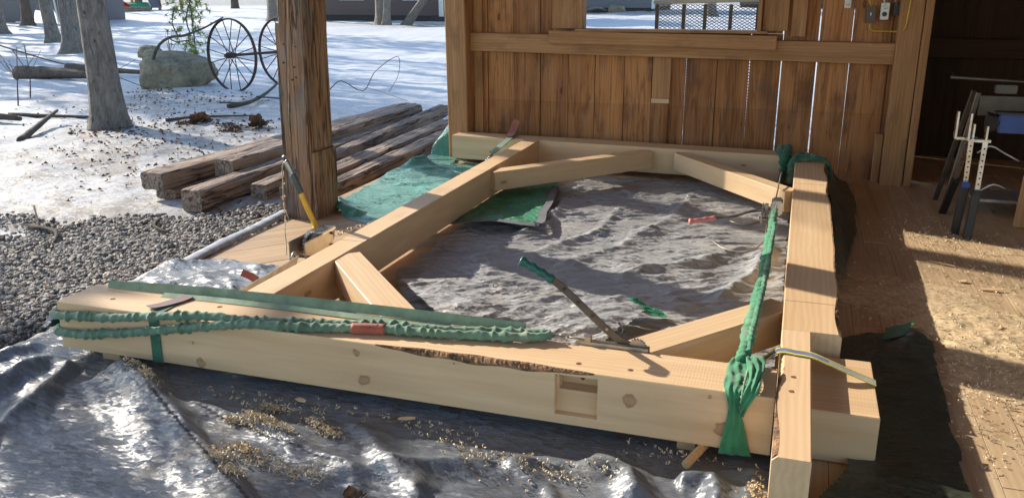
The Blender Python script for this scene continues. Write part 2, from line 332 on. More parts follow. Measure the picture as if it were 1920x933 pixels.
def hewn_geo(L, w, h, seed, c=.035, amp=.010):
    n = max(20, int(L/.045)); prof = []
    for (sy, sz, a0) in ((1, 0, -90), (1, 1, 0), (-1, 1, 90), (-1, 0, 180)):
        for k in range(3):
            a = R(a0+k*45); prof.append((sy*(w/2-c)+c*math.cos(a), (h-c if sz else c)+c*math.sin(a)))
    dense = []
    for i in range(len(prof)):
        a, b = prof[i], prof[(i+1) % len(prof)]; m_ = 4 if math.hypot(a[0]-b[0], a[1]-b[1]) > .06 else 1
        for k in range(m_): t = k/m_; dense.append((a[0]+(b[0]-a[0])*t, a[1]+(b[1]-a[1])*t))
    m = len(dense); xs_ = np.linspace(0, L, n+1); A = np.arange(m)/m*2*np.pi; XX, AA = np.meshgrid(xs_, A, indexing='ij'); D = np.array(dense)
    cy_, cz_ = 0, h/2; dy_ = D[:, 0]-cy_; dz_ = D[:, 1]-cz_; rl = np.hypot(dy_, dz_)
    nz = amp*(fbm(XX*1.2, np.cos(AA)*1.3+np.sin(AA)*2.1, 1.6, 4, seed, .6)*2.0+.8*ridged(XX*.5, AA*3.1, 1.3, 2, seed+5)-.5)
    nz[0] -= .006; nz[-1] -= .006
    sc = 1+nz/rl[None, :]; V = np.stack([XX, cy_+dy_[None, :]*sc, cz_+dz_[None, :]*sc], -1).reshape(-1, 3)
    f = [(i*m+k, i*m+(k+1) % m, (i+1)*m+(k+1) % m, (i+1)*m+k) for i in range(n) for k in range(m)]+[tuple(range(m-1, -1, -1)), tuple(n*m+k for k in range(m))]
    return V, f
def hewn(name, p0, p1, w, h, m, parent=None, up=(0, 0, 1), seed=0, c=.035, amp=.010):
    F_, L = frame_mat(p0, p1, up); v, f = hewn_geo(L, w, h, seed, c, amp); me = mesh(name, v, f, m); fix_normals(me); return put(name, me, parent, F_)
def fix_normals(me):
    bm = bmesh.new(); bm.from_mesh(me); bmesh.ops.recalc_face_normals(bm, faces=bm.faces); bm.to_mesh(me); bm.free()
def beam(name, p0, p1, w, h, m, parent=None, up=(0, 0, 1), ch=.004, n=1, wob=0., seed=0, cuts=None, taper=0.):
    F_, L = frame_mat(p0, p1, up); v, f = beam_geo(L, w, h, ch, n, wob, seed, cuts, taper)
    me = mesh(name, v, f, m); fix_normals(me); return put(name, me, parent, F_)
def cut(o, boxes=(), cyls=()):
    """boolean pockets given in local coordinates: boxes (x0,x1,y0,y1,z0,z1); cyls (centre, axis, r, depth)"""
    cs = []
    def add(bm):
        me = bpy.data.meshes.new('cutter'); bmesh.ops.recalc_face_normals(bm, faces=bm.faces); bm.to_mesh(me); bm.free(); me.materials.append(o.data.materials[0])
        co = bpy.data.objects.new('cutter', me); col.objects.link(co); co.matrix_world = WORLD[o]; cs.append(co)
        md = o.modifiers.new('b', 'BOOLEAN'); md.object = co; md.operation = 'DIFFERENCE'; md.solver = 'EXACT'
    for (x0, x1, y0, y1, z0, z1) in boxes:
        bm = bmesh.new()
        for w_ in bmesh.ops.create_cube(bm, size=1)['verts']: w_.co = Vector(((x0+x1)/2+w_.co.x*(x1-x0), (y0+y1)/2+w_.co.y*(y1-y0), (z0+z1)/2+w_.co.z*(z1-z0)))
        add(bm)
    for (c, ax, r, dp) in cyls:
        bm = bmesh.new(); rot = Vector(ax).to_track_quat('Z', 'Y').to_matrix().to_4x4(); rot.translation = Vector(c)
        bmesh.ops.create_cone(bm, cap_ends=True, segments=14, radius1=r, radius2=r, depth=dp*2, matrix=rot); add(bm)
    bpy.context.view_layer.update(); dg = bpy.context.evaluated_depsgraph_get(); nm = bpy.data.meshes.new_from_object(o.evaluated_get(dg))
    o.modifiers.clear(); nm.name = o.name; o.data = nm
    for co in cs: bpy.data.objects.remove(co)
def smooth_path(pts, step):
    pts = [Vector(p) for p in pts]; P = [pts[0]*2-pts[1]]+pts+[pts[-1]*2-pts[-2]]; out = []
    for i in range(1, len(P)-2):
        a, b, c, d = P[i-1:i+3]; n = max(1, int((c-b).length/step))
        for k in range(n):
            t = k/n; out.append(.5*((2*b)+(c-a)*t+(2*a-5*b+4*c-d)*t*t+(3*b-a-3*c+d)*t**3))
    out.append(pts[-1]); return out
def tube_geo(pts, rad, seg=8, step=None, flat=(1, 1), ruffle=0., kf=60., seed=0, up=(0, 0, 1), caps=True, twist=0.):
    path = smooth_path(pts, step) if step else [Vector(p) for p in pts]
    v = []; f = []; n = len(path); s = 0; rr = random.Random(seed); p1, p2 = rr.uniform(0, 6), rr.uniform(0, 6)
    for i, p in enumerate(path):
        t = (path[min(i+1, n-1)]-path[max(i-1, 0)])
        t = t.normalized() if t.length > 1e-9 else Vector((1, 0, 0))
        z = Vector(up); z = z-t*z.dot(t)
        if z.length < 1e-3: z = Vector((1, 0, 0))-t*t.x
        z.normalize(); y = z.cross(t)
        if i: s += (p-path[i-1]).length
        r = rad(i/(n-1)) if callable(rad) else rad
        for k in range(seg):
            a = 2*math.pi*k/seg+twist*s; q = 1.
            if ruffle:
                e1 = math.sin((s*kf+math.sin(s*9+p1)*2.6+.7*math.sin(a+p2+s*6)+1.9*math.sin(s*23+p2)+1.2*math.sin(s*51+p1))*.5); q += ruffle*((2.2+.9*math.sin(s*13+p1))*(1-abs(e1)**.6)-.9+.3*math.sin(s*kf*1.6+p2+2*a+math.sin(s*31))+.3*math.sin(a*3+s*17+p1)+.12*math.sin(a*6-s*40))
            v.append(p+(y*math.cos(a)*flat[0]+z*math.sin(a)*flat[1])*r*q)
    for i in range(n-1):
        for k in range(seg):
            a = i*seg+k; b = i*seg+(k+1) % seg; f.append((a, b, b+seg, a+seg))
    if caps: f.append(tuple(range(seg-1, -1, -1))); f.append(tuple((n-1)*seg+k for k in range(seg)))
    return v, f
def tube(name, pts, rad, m, parent=None, smooth=True, **kw):
    v, f = tube_geo(pts, rad, **kw); return obj(name, v, f, m, parent, smooth)
def ribbon_geo(pts, w, th, step=None, side=(0, 1, 0), uneven=0.):
    """flat strap with thickness; side = direction across (perp to path)"""
    path = smooth_path(pts, step) if step else [Vector(p) for p in pts]; v = []; f = []; n = len(path)
    for i, p in enumerate(path):
        t = (path[min(i+1, n-1)]-path[max(i-1, 0)]).normalized(); sd_ = side[i] if isinstance(side, list) else side
        y = Vector(sd_); y = (y-t*y.dot(t)).normalized(); z = t.cross(y); ww = w*(1+uneven*math.sin(i*1.7))
        v += [p-y*ww/2-z*th/2, p+y*ww/2-z*th/2, p+y*ww/2+z*th/2, p-y*ww/2+z*th/2]
    for i in range(n-1):
        for k in range(4):
            a = i*4+k; b = i*4+(k+1) % 4; f.append((a, b, b+4, a+4))
    f.append((3, 2, 1, 0)); f.append(tuple((n-1)*4+k for k in range(4))); return v, f
def ribbon(name, pts, w, th, m, parent=None, **kw):
    v, f = ribbon_geo(pts, w, th, **kw); return obj(name, v, f, m, parent)
def merge(geos):
    v = []; f = []
    for gv, gf in geos:
        k = len(v); v += list(gv); f += [tuple(i+k for i in q) for q in gf]
    return v, f
def box_geo(x0, x1, y0, y1, z0, z1):
    v = [(x, y, z) for z in (z0, z1) for y in (y0, y1) for x in (x0, x1)]
    return v, [(0, 2, 3, 1), (4, 5, 7, 6), (0, 1, 5, 4), (2, 6, 7, 3), (0, 4, 6, 2), (1, 3, 7, 5)]
def box(name, b, m, parent=None, bev=0.):
    v, f = box_geo(*b); o = obj(name, v, f, m, parent)
    if bev:
        bm = bmesh.new(); bm.from_mesh(o.data); bmesh.ops.bevel(bm, geom=bm.edges[:], offset=bev, segments=2, affect='EDGES'); bm.to_mesh(o.data); bm.free()
    return o
def ring_geo(c, axis, R_, r, n=40, m=6, hgt=None):
    ax = Vector(axis).normalized(); u = ax.orthogonal().normalized(); w = ax.cross(u); v = []; f = []
    for i in range(n):
        a = 2*math.pi*i/n; d = u*math.cos(a)+w*math.sin(a)
        for k in range(m):
            b = 2*math.pi*k/m; v.append(Vector(c)+d*(R_+r*math.cos(b))+ax*(hgt or r)*math.sin(b))
    for i in range(n):
        for k in range(m):
            f.append((i*m+k, ((i+1) % n)*m+k, ((i+1) % n)*m+(k+1) % m, i*m+(k+1) % m))
    return v, f
def cyl_geo(p0, p1, r0_, r1_=None, seg=12):
    return tube_geo([p0, p1], (lambda t: r0_+(r1_-r0_)*t) if r1_ is not None else r0_, seg=seg)
def sheet(name, xs, ys, hfun, m, keep=None, warp=None, smooth=True, parent=None):
    X, Y = np.meshgrid(xs, ys); Z = hfun(X, Y)
    XX, YY = (X, Y) if warp is None else warp(X, Y)
    nx, ny = len(xs), len(ys); v = np.stack([XX, YY, Z], -1).reshape(-1, 3)
    i = np.arange(nx-1)[None, :]+nx*np.arange(ny-1)[:, None]; q = np.stack([i, i+1, i+1+nx, i+nx], -1).reshape(-1, 4)
    if keep is not None:
        K = keep(X, Y).reshape(-1); q = q[K[q].all(1)]
        used = np.unique(q); mp = -np.ones(len(v), int); mp[used] = np.arange(len(used)); v = v[used]; q = mp[q]
    o = obj(name, v, q.tolist(), m, parent, smooth and ('tarp' not in name or 'silver' in name), origin=(0, 0, 0) if parent is None else None)
    return o
def inpoly(X, Y, poly):
    c = np.zeros(np.shape(X), bool); n = len(poly)
    for i in range(n):
        x0, y0 = poly[i][:2]; x1, y1 = poly[(i+1) % n][:2]
        if y0 == y1: continue
        c ^= ((y0 > Y) != (y1 > Y)) & (X < (x1-x0)*(Y-y0)/(y1-y0)+x0)
    return c
def copy_thing(o, parent=None, loc=None):
    c = o.copy(); col.objects.link(c); c.parent = parent
    if loc is not None: c.location = loc
    for ch in list(o.children): copy_thing(ch, c)
    return c

# ================================================================ SETTING
def gh(x, y):
    x = np.asarray(x, float); y = np.asarray(y, float)
    d = np.hypot(x, y); far = sstep(9, 30, d)
    inside = (sstep(-3.9, -3.5, x))*(1-sstep(8.2, 8.7, y))*(1-sstep(5, 5.5, x))
    h = -.15+.05*fbm(x, y, .35, 3, 1)*(.5+far*2.2)+.038*fbm(x, y, 1.5, 4, 4)*sstep(5.5, 8, d)+.010*fbm(x, y, 1.6, 3, 4)+.020*ridged(x, y, 1.7, 2, 9)*sstep(6, 9, d)
    h = h+far*.10*fbm(x, y, .09, 2, 12)
    return h*(1-inside)+(-.30)*inside
def axis_pts(lo, hi, c0, c1, fine, grow=1.09):
    p = list(np.arange(c0, c1+1e-6, fine)); s_ = fine
    while p[-1] < hi: s_ *= grow; p.append(p[-1]+s_)
    s_ = fine; q = []
    x = c0
    while x > lo: s_ *= grow; x -= s_; q.append(x)
    return np.array(q[::-1]+p)
gx = axis_pts(-260, 200, -13, -3, .075, 1.07); gy = axis_pts(-120, 300, 3, 15, .075, 1.07)
ground = sheet('snow_ground', gx, gy, gh, M_snow); tag(ground, kind='structure')
co = np.empty(len(ground.data.vertices)*3); ground.data.vertices.foreach_get('co', co); co = co.reshape(-1, 3); gX, gY = co[:, 0], co[:, 1]
GRAVEL = [(-7.4, 2.0), (-6.6, 4.3), (-5.5, 4.95), (-4.75, 5.45), (-4.35, 5.95), (-3.4, 6.3), (-3.2, -1), (-7.5, -1)]
gd, _ = seg_dist(gX, gY, GRAVEL+[GRAVEL[0]]); gin = np.where(inpoly(gX, gY, GRAVEL), gd, -gd)
grav = sstep(-.05, .45, gin+.75*fbm(gX, gY, 1.0, 3, 3))
lit = .40+.34*np.exp(-((gX+7.0)**2/9+(gY-8.3)**2/6))+.25*np.exp(-((gX+10)**2/8+(gY-11.5)**2/2))+.45*np.exp(-np.clip(-gin, 0, 9)/.8)*(gin < 0)-.12*sstep(12, 20, gY)
lit = lit+.55*np.exp(-((gX+15)**2/30+(gY-37.5)**2/5))+.5*np.exp(-((gX+8)**2/120+(gY-57.5)**2/6))+.5*sstep(70, 95, np.hypot(gX, gY))
for nm, arr in (('litter', np.clip(lit, 0, 1)), ('gravel', grav)):
    a = ground.data.attributes.new(nm, 'FLOAT', 'POINT'); a.data.foreach_set('value', arr.astype(np.float32))

# gravel stones: loose, uncountable
def stones(name, pts, m, smin, smax, seed):
    rs = np.random.RandomState(seed); V = []; Fq = []; tone = []
    base = np.array([(math.cos(a)*math.cos(b), math.sin(a)*math.cos(b), math.sin(b)) for b in (-.75, .05, .8) for a in np.linspace(0, 2*math.pi, 7)[:-1]]+[(0, 0, 1.0)])
    fc = []
    for r in range(2):
        for k in range(6): fc.append((r*6+k, r*6+(k+1) % 6, r*6+6+(k+1) % 6, r*6+6+k))
    for k in range(6): fc.append((12+k, 12+(k+1) % 6, 18))
    for (x, y, z) in pts:
        s_ = rs.uniform(smin, smax)*(1 if rs.rand() > .12 else 1.5); sc = np.array([s_*rs.uniform(.8, 1.5), s_*rs.uniform(.6, 1.), s_*rs.uniform(.4, .75)])
        a, b = rs.uniform(0, 6.28), rs.normal(0, .3); ca, sa = math.cos(a), math.sin(a)
        p = base*(1+rs.uniform(-.22, .22, (19, 1)))*sc; p = p@np.array([[1, 0, 0], [0, math.cos(b), math.sin(b)], [0, -math.sin(b), math.cos(b)]]); p = p@np.array([[ca, sa, 0], [-sa, ca, 0], [0, 0, 1]])
        k = len(V)*19; V.append(p+np.array([x, y, z+sc[2]*.35])); Fq += [tuple(i+k for i in q) for q in fc]; tone += [rs.rand()]*19
    o = obj(name, np.concatenate(V), Fq, m, None, False, origin=(0, 0, 0)); a = o.data.attributes.new('tone', 'FLOAT', 'POINT'); a.data.foreach_set('value', tone); return o
rs = np.random.RandomState(11); px = rs.uniform(-7.4, -3.35, 90000); py = rs.uniform(2.4, 6.9, 90000)
d_, _ = seg_dist(px, py, GRAVEL+[GRAVEL[0]]); sg_ = np.where(inpoly(px, py, GRAVEL), d_, -d_); ok = rs.rand(90000) < np.clip(.16+sg_*1.2+1.0*fbm(px, py, 1.0, 3, 3), 0.0, 1)
vis = (px < -3.52) & (np.arctan2(px, py) > -.93) & (py > 2.7)
ok &= vis; px, py = px[ok][:20000], py[ok][:20000]
g = stones('gravel', np.stack([px, py, gh(px, py)+.004+.02*rs.rand(len(px))], 1), M_stone, .008, .020, 5)
tag(g, 'grey loose gravel lying between the snow and the plank deck', 'gravel', kind='stuff')

# ---- barn floor: slab with planks
fl = box('barn_floor', (-3.5, 4.2, -6.0, 9.5, -.20, -.03), M_deck); tag(fl, kind='structure')
k = 0; x = -1.895
while x < 3.2:
    w = .135+.012*rnd.random(); y = -5.9 if k % 2 else -4.6; 
    while y < 9.4:
        L = 2.4+rnd.random()*1.4; y1 = min(y+L, 9.45)
        beam('floor_plank', (x+w/2, y+.002, -.03+rnd.uniform(-.001, .0015)), (x+w/2, y1-.002, -.03+rnd.uniform(-.001, .0015)), w-.0018, .03, M_floorw, fl, ch=.001); y = y1
    x += w; k += 1
def clip_poly(poly, n, c):      # keep n.p <= c
    out = []
    for i in range(len(poly)):
        a, b = poly[i], poly[(i+1) % len(poly)]; da, db = a[0]*n[0]+a[1]*n[1]-c, b[0]*n[0]+b[1]*n[1]-c
        if da <= 0: out.append(a)
        if (da < 0) != (db < 0):
            t = da/(da-db); out.append((a[0]+(b[0]-a[0])*t, a[1]+(b[1]-a[1])*t))
    return out
ang = R(49); dx, dy = math.cos(ang), math.sin(ang); nx_, ny_ = -dy, dx
for i in range(-5, 60):          # diagonal boards of the outer deck strip, x -3.5..-1.9
    c0 = i*.178; poly = [(-3.5, 3.2), (-1.9, 3.2), (-1.9, 8.0), (-3.5, 8.0)]
    off = -3.5*nx_+3.0*ny_-1.2
    poly = clip_poly(poly, (nx_, ny_), off+c0+.1745); poly = clip_poly(poly, (-nx_, -ny_), -(off+c0))
    if len(poly) < 3: continue
    zt = .0+rnd.uniform(-.0012, .0012); n = len(poly)
    cxm = sum(p[0] for p in poly)/n; cym = sum(p[1] for p in poly)/n
    lv = []
    for z in (-.029, zt):
        for p in poly: ex, ey = p[0]-cxm, p[1]-cym; lv.append((ex*dx+ey*dy, -ex*dy+ey*dx, z))
    f = [tuple(range(n-1, -1, -1)), tuple(range(n, 2*n))]+[(k, (k+1) % n, n+(k+1) % n, n+k) for k in range(n)]
    mt = Matrix.Rotation(ang, 4, 'Z'); mt.translation = (cxm, cym, 0); put('deck_plank', mesh('deck_plank', lv, f, M_deck), fl, mt)
es = tube('edge_strip', [(-3.50, 3.94, .004), (-3.525, 4.3, .012), (-3.55, 4.66, .016), (-3.565, 5.1, .018), (-3.575, 5.42, .03), (-3.58, 5.6, .035)], lambda t: .055-.012*t, M_strip, step=.06, seg=10, flat=(1, .4), ruffle=.05, kf=20)
tag(es, 'grey rolled strip along the outer edge of the plank deck', 'edging')

# ---- barn wall
wall = empty('barn_wall', (-1.1, 8.05, 0)); tag(wall, 'brown vertical board barn wall with a window opening and girt', 'wall')
bxs = [-3.10, -2.901, -2.637, -2.368, -2.094, -1.835, -1.556, -1.298, -.992, -.717, -.438, -.17, .123, .388, .70, .93]
gaps = {8: .005, 10: .006, 11: .007, 12: .009, 13: .008}
HW = 3.5; WX0, WX1, WZ0, WZ1 = -1.974, -.355, 1.235, 2.35
for i in range(len(bxs)-1):
    x0, x1 = bxs[i], bxs[i+1]; g0 = gaps.get(i, .005); g1 = gaps.get(i+1, .005); yo = 8.095+.003*(i % 2); lean = .004*math.sin(i*2.3)
    if i and i not in gaps and not (WX0 < x0 < WX1): beam('seam_blocker', (x0, 8.125, -.02), (x0, 8.125, HW), .05, .024, M_wallw, wall, up=(0, -1, 0))  # strips added behind tight joints to keep daylight out of the seams
    elif i and i not in gaps: beam('seam_blocker', (x0, 8.125, -.02), (x0, 8.125, WZ0), .05, .024, M_wallw, wall, up=(0, -1, 0))
    def vb(a, b, z0, z1):
        o = beam('wall_board', ((a+b)/2+lean, yo, z0), ((a+b)/2-lean*.5, yo, z1), b-a, .024, M_wallw, wall, up=(0, -1, 0), ch=.002, seed=i)
    a, b = x0+g0/2, x1-g1/2
    if b <= WX0+.02 or a >= WX1-.02: vb(a, b, -.02, HW)
    else:
        vb(a, b, -.02, WZ0); vb(a, b, WZ1, HW)
        if a < WX0-.03: vb(a, WX0, WZ0+.002, WZ1-.002)
        if b > WX1+.03: vb(WX1, b, WZ0+.002, WZ1-.002)
beam('corner_post', (-3.14, 8.05, -.05), (-3.165, 8.05, HW), .205, .20, M_framew, wall, up=(0, -1, 0), ch=.008, n=12, wob=.002, seed=3)
beam('nailing_board', (-2.985, 8.068, .0), (-2.985, 8.068, HW), .085, .045, M_framew, wall, up=(0, -1, 0))
def hx(name, x0, x1, yb, z0, z1, d, m, dz=0.):   # horizontal timber proud of the boards by d
    return beam(name, (x0, yb, (z0+z1)/2), (x1, yb, (z0+z1)/2+dz), z1-z0, d, m, wall, up=(0, -1, 0), ch=.004, n=8, wob=.0015, seed=int(x0*100) % 97)
hx('girt', -3.04, .725, 8.070, 1.043, 1.215, .105, M_framew, -.04)
hx('sill_apron', -2.245, -.22, 7.964, 1.128, 1.245, .045, M_framew, -.02)
box('window_sill', (-2.0, -.30, 7.93, 8.13, 1.240, 1.262), M_framew, wall, .003)
for (a, b) in ((-2.245, -1.975), (-.352, -.14)): beam('window_trim', ((a+b)/2, 8.069, 1.262), ((a+b)/2, 8.069, 2.4), b-a, .04, M_framew, wall, up=(0, -1, 0))
beam('window_jamb', (-1.955, 8.11, 1.263), (-1.955, 8.11, 2.36), .035, .16, M_framew, wall, up=(0, -1, 0)); beam('window_jamb', (-.375, 8.11, 1.263), (-.375, 8.11, 2.36), .035, .16, M_framew, wall, up=(0, -1, 0))
hx('header', -2.3, -.1, 8.069, 2.37, 2.52, .06, M_framew)
beam('stud', (-.05, 8.069, 1.22), (-.05, 8.069, HW), .12, .075, M_framew, wall, up=(0, -1, 0))
beam('batten', (-1.215, 8.069, .02), (-1.215, 8.069, .60), .165, .022, M_wallw, wall, up=(0, -1, 0)); beam('batten', (-1.205, 8.069, .648), (-1.205, 8.069, 1.02), .165, .026, M_framew, wall, up=(0, -1, 0))
box('batten_cleat', (-1.29, -1.125, 8.03, 8.068, .603, .645), M_pine2, wall, .002)
beam('door_post', (.815, 8.045, -.02), (.815, 8.045, HW), .175, .16, M_framew, wall, up=(0, -1, 0), ch=.005, n=10, wob=.0015, seed=8)
beam('door_jamb', (.94, 8.07, -.02), (.94, 8.07, HW), .06, .21, M_framew, wall, up=(0, -1, 0), ch=.003)
beam('splice_block', (.69, 8.05, .0), (.69, 8.05, .42), .06, .085, M_framew, wall, up=(0, -1, 0))
# electrical things on the wall
pst = box('power_strip', (.30, .352, 8.028, 8.066, 1.455, 1.78), M_white, None, .004); tag(pst, 'white power strip hung upright on the barn boards', 'power strip')
for i in range(6):
    z = 1.475+i*.047
    for (dx_, w_) in ((-.009, .004), (.007, .004)): box('socket_slot', (.326+dx_, .326+dx_+w_, 8.0265, 8.0285, z, z+.014), M_black, pst)
def ebox(name, x, z, w, h, d, m, label):
    o = box(name, (x-w/2, x+w/2, 8.068-d, 8.068, z-h/2, z+h/2), m, None, .004); tag(o, label, 'electrical box'); return o
sw = ebox('switch_box', .512, 1.405, .075, .135, .05, M_brownplate, 'brown switch box with a white toggle feeding the yellow cable'); box('toggle', (.507, .517, 8.004, 8.018, 1.395, 1.422), M_white, sw, .002)
ob = ebox('outlet_box', .618, 1.432, .066, .135, .05, M_boxmetal, 'grey metal outlet box with a plug, middle of three boxes')
v, f = cyl_geo((.618, 8.018, 1.408), (.618, 8.004, 1.408), .019); obj('socket_face', v, f, M_black, ob); v, f = cyl_geo((.618, 8.018, 1.462), (.618, 7.985, 1.466), .017, .012); obj('plug', v, f, M_white, ob)
db = ebox('junction_box', .712, 1.45, .062, .10, .07, M_black, 'small black box nearest the door post with loose wires'); tube('wire', [(.70, 7.99, 1.48), (.68, 7.98, 1.53), (.64, 7.985, 1.56), (.61, 7.99, 1.66)], .004, M_boxmetal, db, step=.02)
yc = tube('yellow_cable', [(.512, 8.04, 1.335), (.515, 8.045, 1.30), (.545, 8.05, 1.272), (.62, 8.05, 1.27), (.70, 8.05, 1.268), (.755, 7.93, 1.275), (.775, 7.868, 1.31), (.785, 7.868, 1.42), (.795, 7.868, 1.7), (.80, 7.868, 2.3)], .0065, M_yellowcable, step=.02, seg=8); tag(yc, 'yellow electrical cable looping from the switch box up the door post', 'cable')
for i, (x0, zt) in enumerate(((.618, 1.49), (.512, 1.47))):
    tb = tube('power_lead', [(x0, 8.02, zt), (x0-.03, 8.02, zt+.1), (x0-.05, 8.03, zt+.5)], .007, (M_white, M_yellowcable)[i], step=.05, seg=8); tag(tb, ('white lead rising from the grey outlet box', 'yellow lead rising from the brown switch box')[i], 'cable')

# ---- dark room to the right, unseen roof and side wall that hold back light
room = empty('inner_room_wall', (2.5, 9.4, 0)); tag(room, 'board wall at the back of the inner room, coloured dark for its shade', 'wall')
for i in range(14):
    x0 = .96+i*.24; beam('wall_board', (x0+.12, 9.45+.002*(i % 2), -.02), (x0+.12, 9.45+.002*(i % 2), 4.3), .245, .024, M_shadew, room, up=(0, -1, 0), ch=.002)
beam('girt', (.98, 9.42, 1.06), (4.2, 9.42, 1.06), .18, .1, M_shadew, room, up=(0, -1, 0))
for i in range(5): y0 = 8.16+i*.25; beam('side_board', (.985+.002*(i % 2), y0+.125, -.02), (.985+.002*(i % 2), y0+.125, 4.), .254, .024, M_shadew, room, up=(-1, 0, 0), ch=.002)
sw_ = empty('shading_side_wall', (4.2, 5, 0)); tag(sw_, 'unseen board side wall added at the right to darken the inner room', 'wall')  # unseen wall added to keep light out of the inner room
for i in range(32): y0 = 1.6+i*.25; beam('wall_board', (4.2+.002*(i % 2), y0+.125, -.02), (4.2+.002*(i % 2), y0+.125, 4.3), .254, .024, M_wallw, sw_, up=(-1, 0, 0), ch=.002)
nd_ = sheet('bounce_sawdust', np.arange(-3.45, 3.6, .05), np.arange(-5.8, 1.35, .05), lambda X, Y: .004+.012*(1+fbm(X, Y, 2.2, 4, 77)), M_sawdust, None); tag(nd_, 'unseen pale sawdust added behind the camera to bounce warm light', 'sawdust', kind='stuff')  # unseen pale layer added to bounce warm sunlight onto the front faces
roof = empty('barn_roof', (0, 4, 3.5)); tag(roof, 'boarded barn roof above the floor, out of view', 'roof')  # unseen roof, its front reach set to hold back skylight
def roofz(x): return 3.42+.10*(x+4.1)
for i in range(34):
    x0 = -4.1+i*.25; beam('roof_board', (x0+.125, -3., roofz(x0+.125)+.002*(i % 2)), (x0+.125, 9.7, roofz(x0+.125)+.002*(i % 2)), .254, .025, M_framew, roof, ch=.002)
for i in range(9):
    y0 = -2.8+i*1.5; beam('rafter', (-4.0, y0, roofz(-4)-.15), (4.3, y0, roofz(4.3)-.15), .06, .145, M_framew, roof)

# ---- the tall standing post on the deck edge
bp_ = empty('barn_post', (-3.40, 5.54, 0)); tag(bp_, 'thick weathered barn post with old notches standing on the deck edge', 'post')
hewn('post_shaft', (-3.40, 5.3675, -.02), (-3.345, 5.3675, 3.5), .20, .335, M_oldpost, bp_, up=(0, 1, 0), seed=4, c=.014, amp=.006)
hewn('notched_face', (-3.490, 5.372, -.015), (-3.466, 5.372, 1.40), .085, .30, M_oldpost, bp_, up=(0, 1, 0), seed=14, c=.008, amp=.004)
beam('lapped_face', (-3.296, 5.385, -.01), (-3.286, 5.385, .50), .035, .318, M_oldpost, bp_, up=(0, 1, 0), ch=.006, n=10, wob=.002, seed=24)
for i in range(9):
    rr_ = random.Random(i); x0 = -3.47+rr_.random()*.13; z0 = rr_.uniform(.2, 1.3); 
    v, f = cyl_geo((x0, 5.36, z0), (x0, 5.375, z0), .004+.004*rr_.random(), seg=8); 
    obj('nail_hole', v, f, M_black, bp_)
rb = box('post_footing_block', (-3.62, -3.49, 5.44, 5.60, -.15, .14), M_oldpost, None, .006); tag(rb, 'short reddish brown block standing against the foot of the barn post', 'block')

# ---- pile of old hewn timbers beside the deck
pile = [  # p0 (near), p1 (far), w, h, label
 ((-5.27, 6.00, -.055), (-5.06, 10.9, -.05), .25, .165, 'cracked old hewn timber lying on top at the left end of the pile'),
 ((-5.22, 6.10, -.155), (-5.10, 10.2, -.15), .23, .10, 'old hewn timber at the bottom left under the cracked top one'),
 ((-4.70, 5.78, -.155), (-4.66, 9.6, -.15), .21, .20, 'dark hewn timber whose near end sticks out furthest toward the gravel'),
 ((-4.925, 6.55, -.06), (-4.80, 10.5, -.05), .215, .20, 'old hewn timber with a rounded split end, second from left on top'),
 ((-4.40, 6.30, -.155), (-4.52, 10.8, -.04), .17, .16, 'long grey hewn timber with a pale cut end behind the barn post'),
 ((-4.06, 6.25, -.14), (-4.03, 9.75, -.08), .22, .17, 'sunlit old timber on the deck side of the pile, with flaked top'),
 ((-3.76, 6.05, -.15), (-3.78, 9.3, -.10), .19, .17, 'reddish brown timber nearest the green tarp, bottom of the pile'),
]
for i, (a, b, w, h, lb) in enumerate(pile):
    o = hewn('hewn_timber', a, b, w, h, M_hewn, seed=30+i); tag(o, lb, 'timber', 'old hewn timbers piled beside the deck')

# ================================================================ THE NEW TIMBER FRAME
ZT = .275
M_near = wood('fresh_pine_tie', PINE_D, PINE_L, .55, .9, knots=False, bumpy=.14, figure=.22, saw=.2, knot_col=(.20, .085, .04),
    knot_list=[(1.524, -.128, .179, .016), (1.554, -.128, .060, .03), (2.643, -.128, .137, .03), (2.984, -.128, .080, .033), (.758, -.128, .025, .026), (.728, -.128, .117, .008), (2.93, -.128, .198, .008), (1.95, -.128, .19, .006)])
def bumpfn(a, b, hgt, wig=.15):
    return lambda t: hgt*max(0., math.sin(math.pi*min(1, max(0, (t-a)/(b-a)))))**.6*(1+wig*math.sin(t*90)) if a < t < b else 0.
L_ = 3.15; wfn = bumpfn(1.60/L_, 2.52/L_, .026)
near = beam('tie_beam', (-3.135, 2.995, .05), (.015, 2.995, .05), .256, .225, M_near, ch=.003, n=90, cuts={3: wfn})
cut(near, boxes=[(2.358, 2.523, -.2, -.096, .040, .205), (2.368, 2.517, -.2, -.030, .132, .190)],
    cyls=[((2.174, .083, .225), (0, 0, 1), .0125, .09), ((2.433, -.054, .225), (0, 0, 1), .0125, .09), ((2.631, -.051, .225), (0, 0, 1), .0125, .05), ((2.977, -.053, .225), (0, 0, 1), .006, .02), ((.755, .041, .225), (0, 0, 1), .0125, .05), ((.222, -.021, .225), (0, 0, 1), .012, .015), ((2.443, -.04, .155), (0, 1, 0), .009, .05)])
tag(near, 'long pale pine beam in the foreground with a mortise and bark edge', 'timber')
def wane(name, o, t0, t1, L, fn, side, h, parent, zoff=0., n=120, seed=0):
    """rough bark strip over a chamfered corner; side=-1 for the -y top corner"""
    rr = random.Random(seed); v = []; f = []; w_ = o[1]
    for i in range(n+1):
        t = t0+(t1-t0)*i/n; c = max(.003, fn(t)); x = t*L
        for k in range(5):
            q = k/4; j = (.0035 if 0 < k < 4 else .0006)*(.4+rr.random())
            y = side*(w_/2-c*(1-q)) ; z = h-c*q
            v.append((x, y+side*j, z+j))
    for i in range(n):
        for k in range(4): a = i*5+k; f.append((a, a+1, a+6, a+5))
    me = mesh(name, v, f, M_barkw); fix_normals(me); return put(name, me, parent, WORLD[parent])
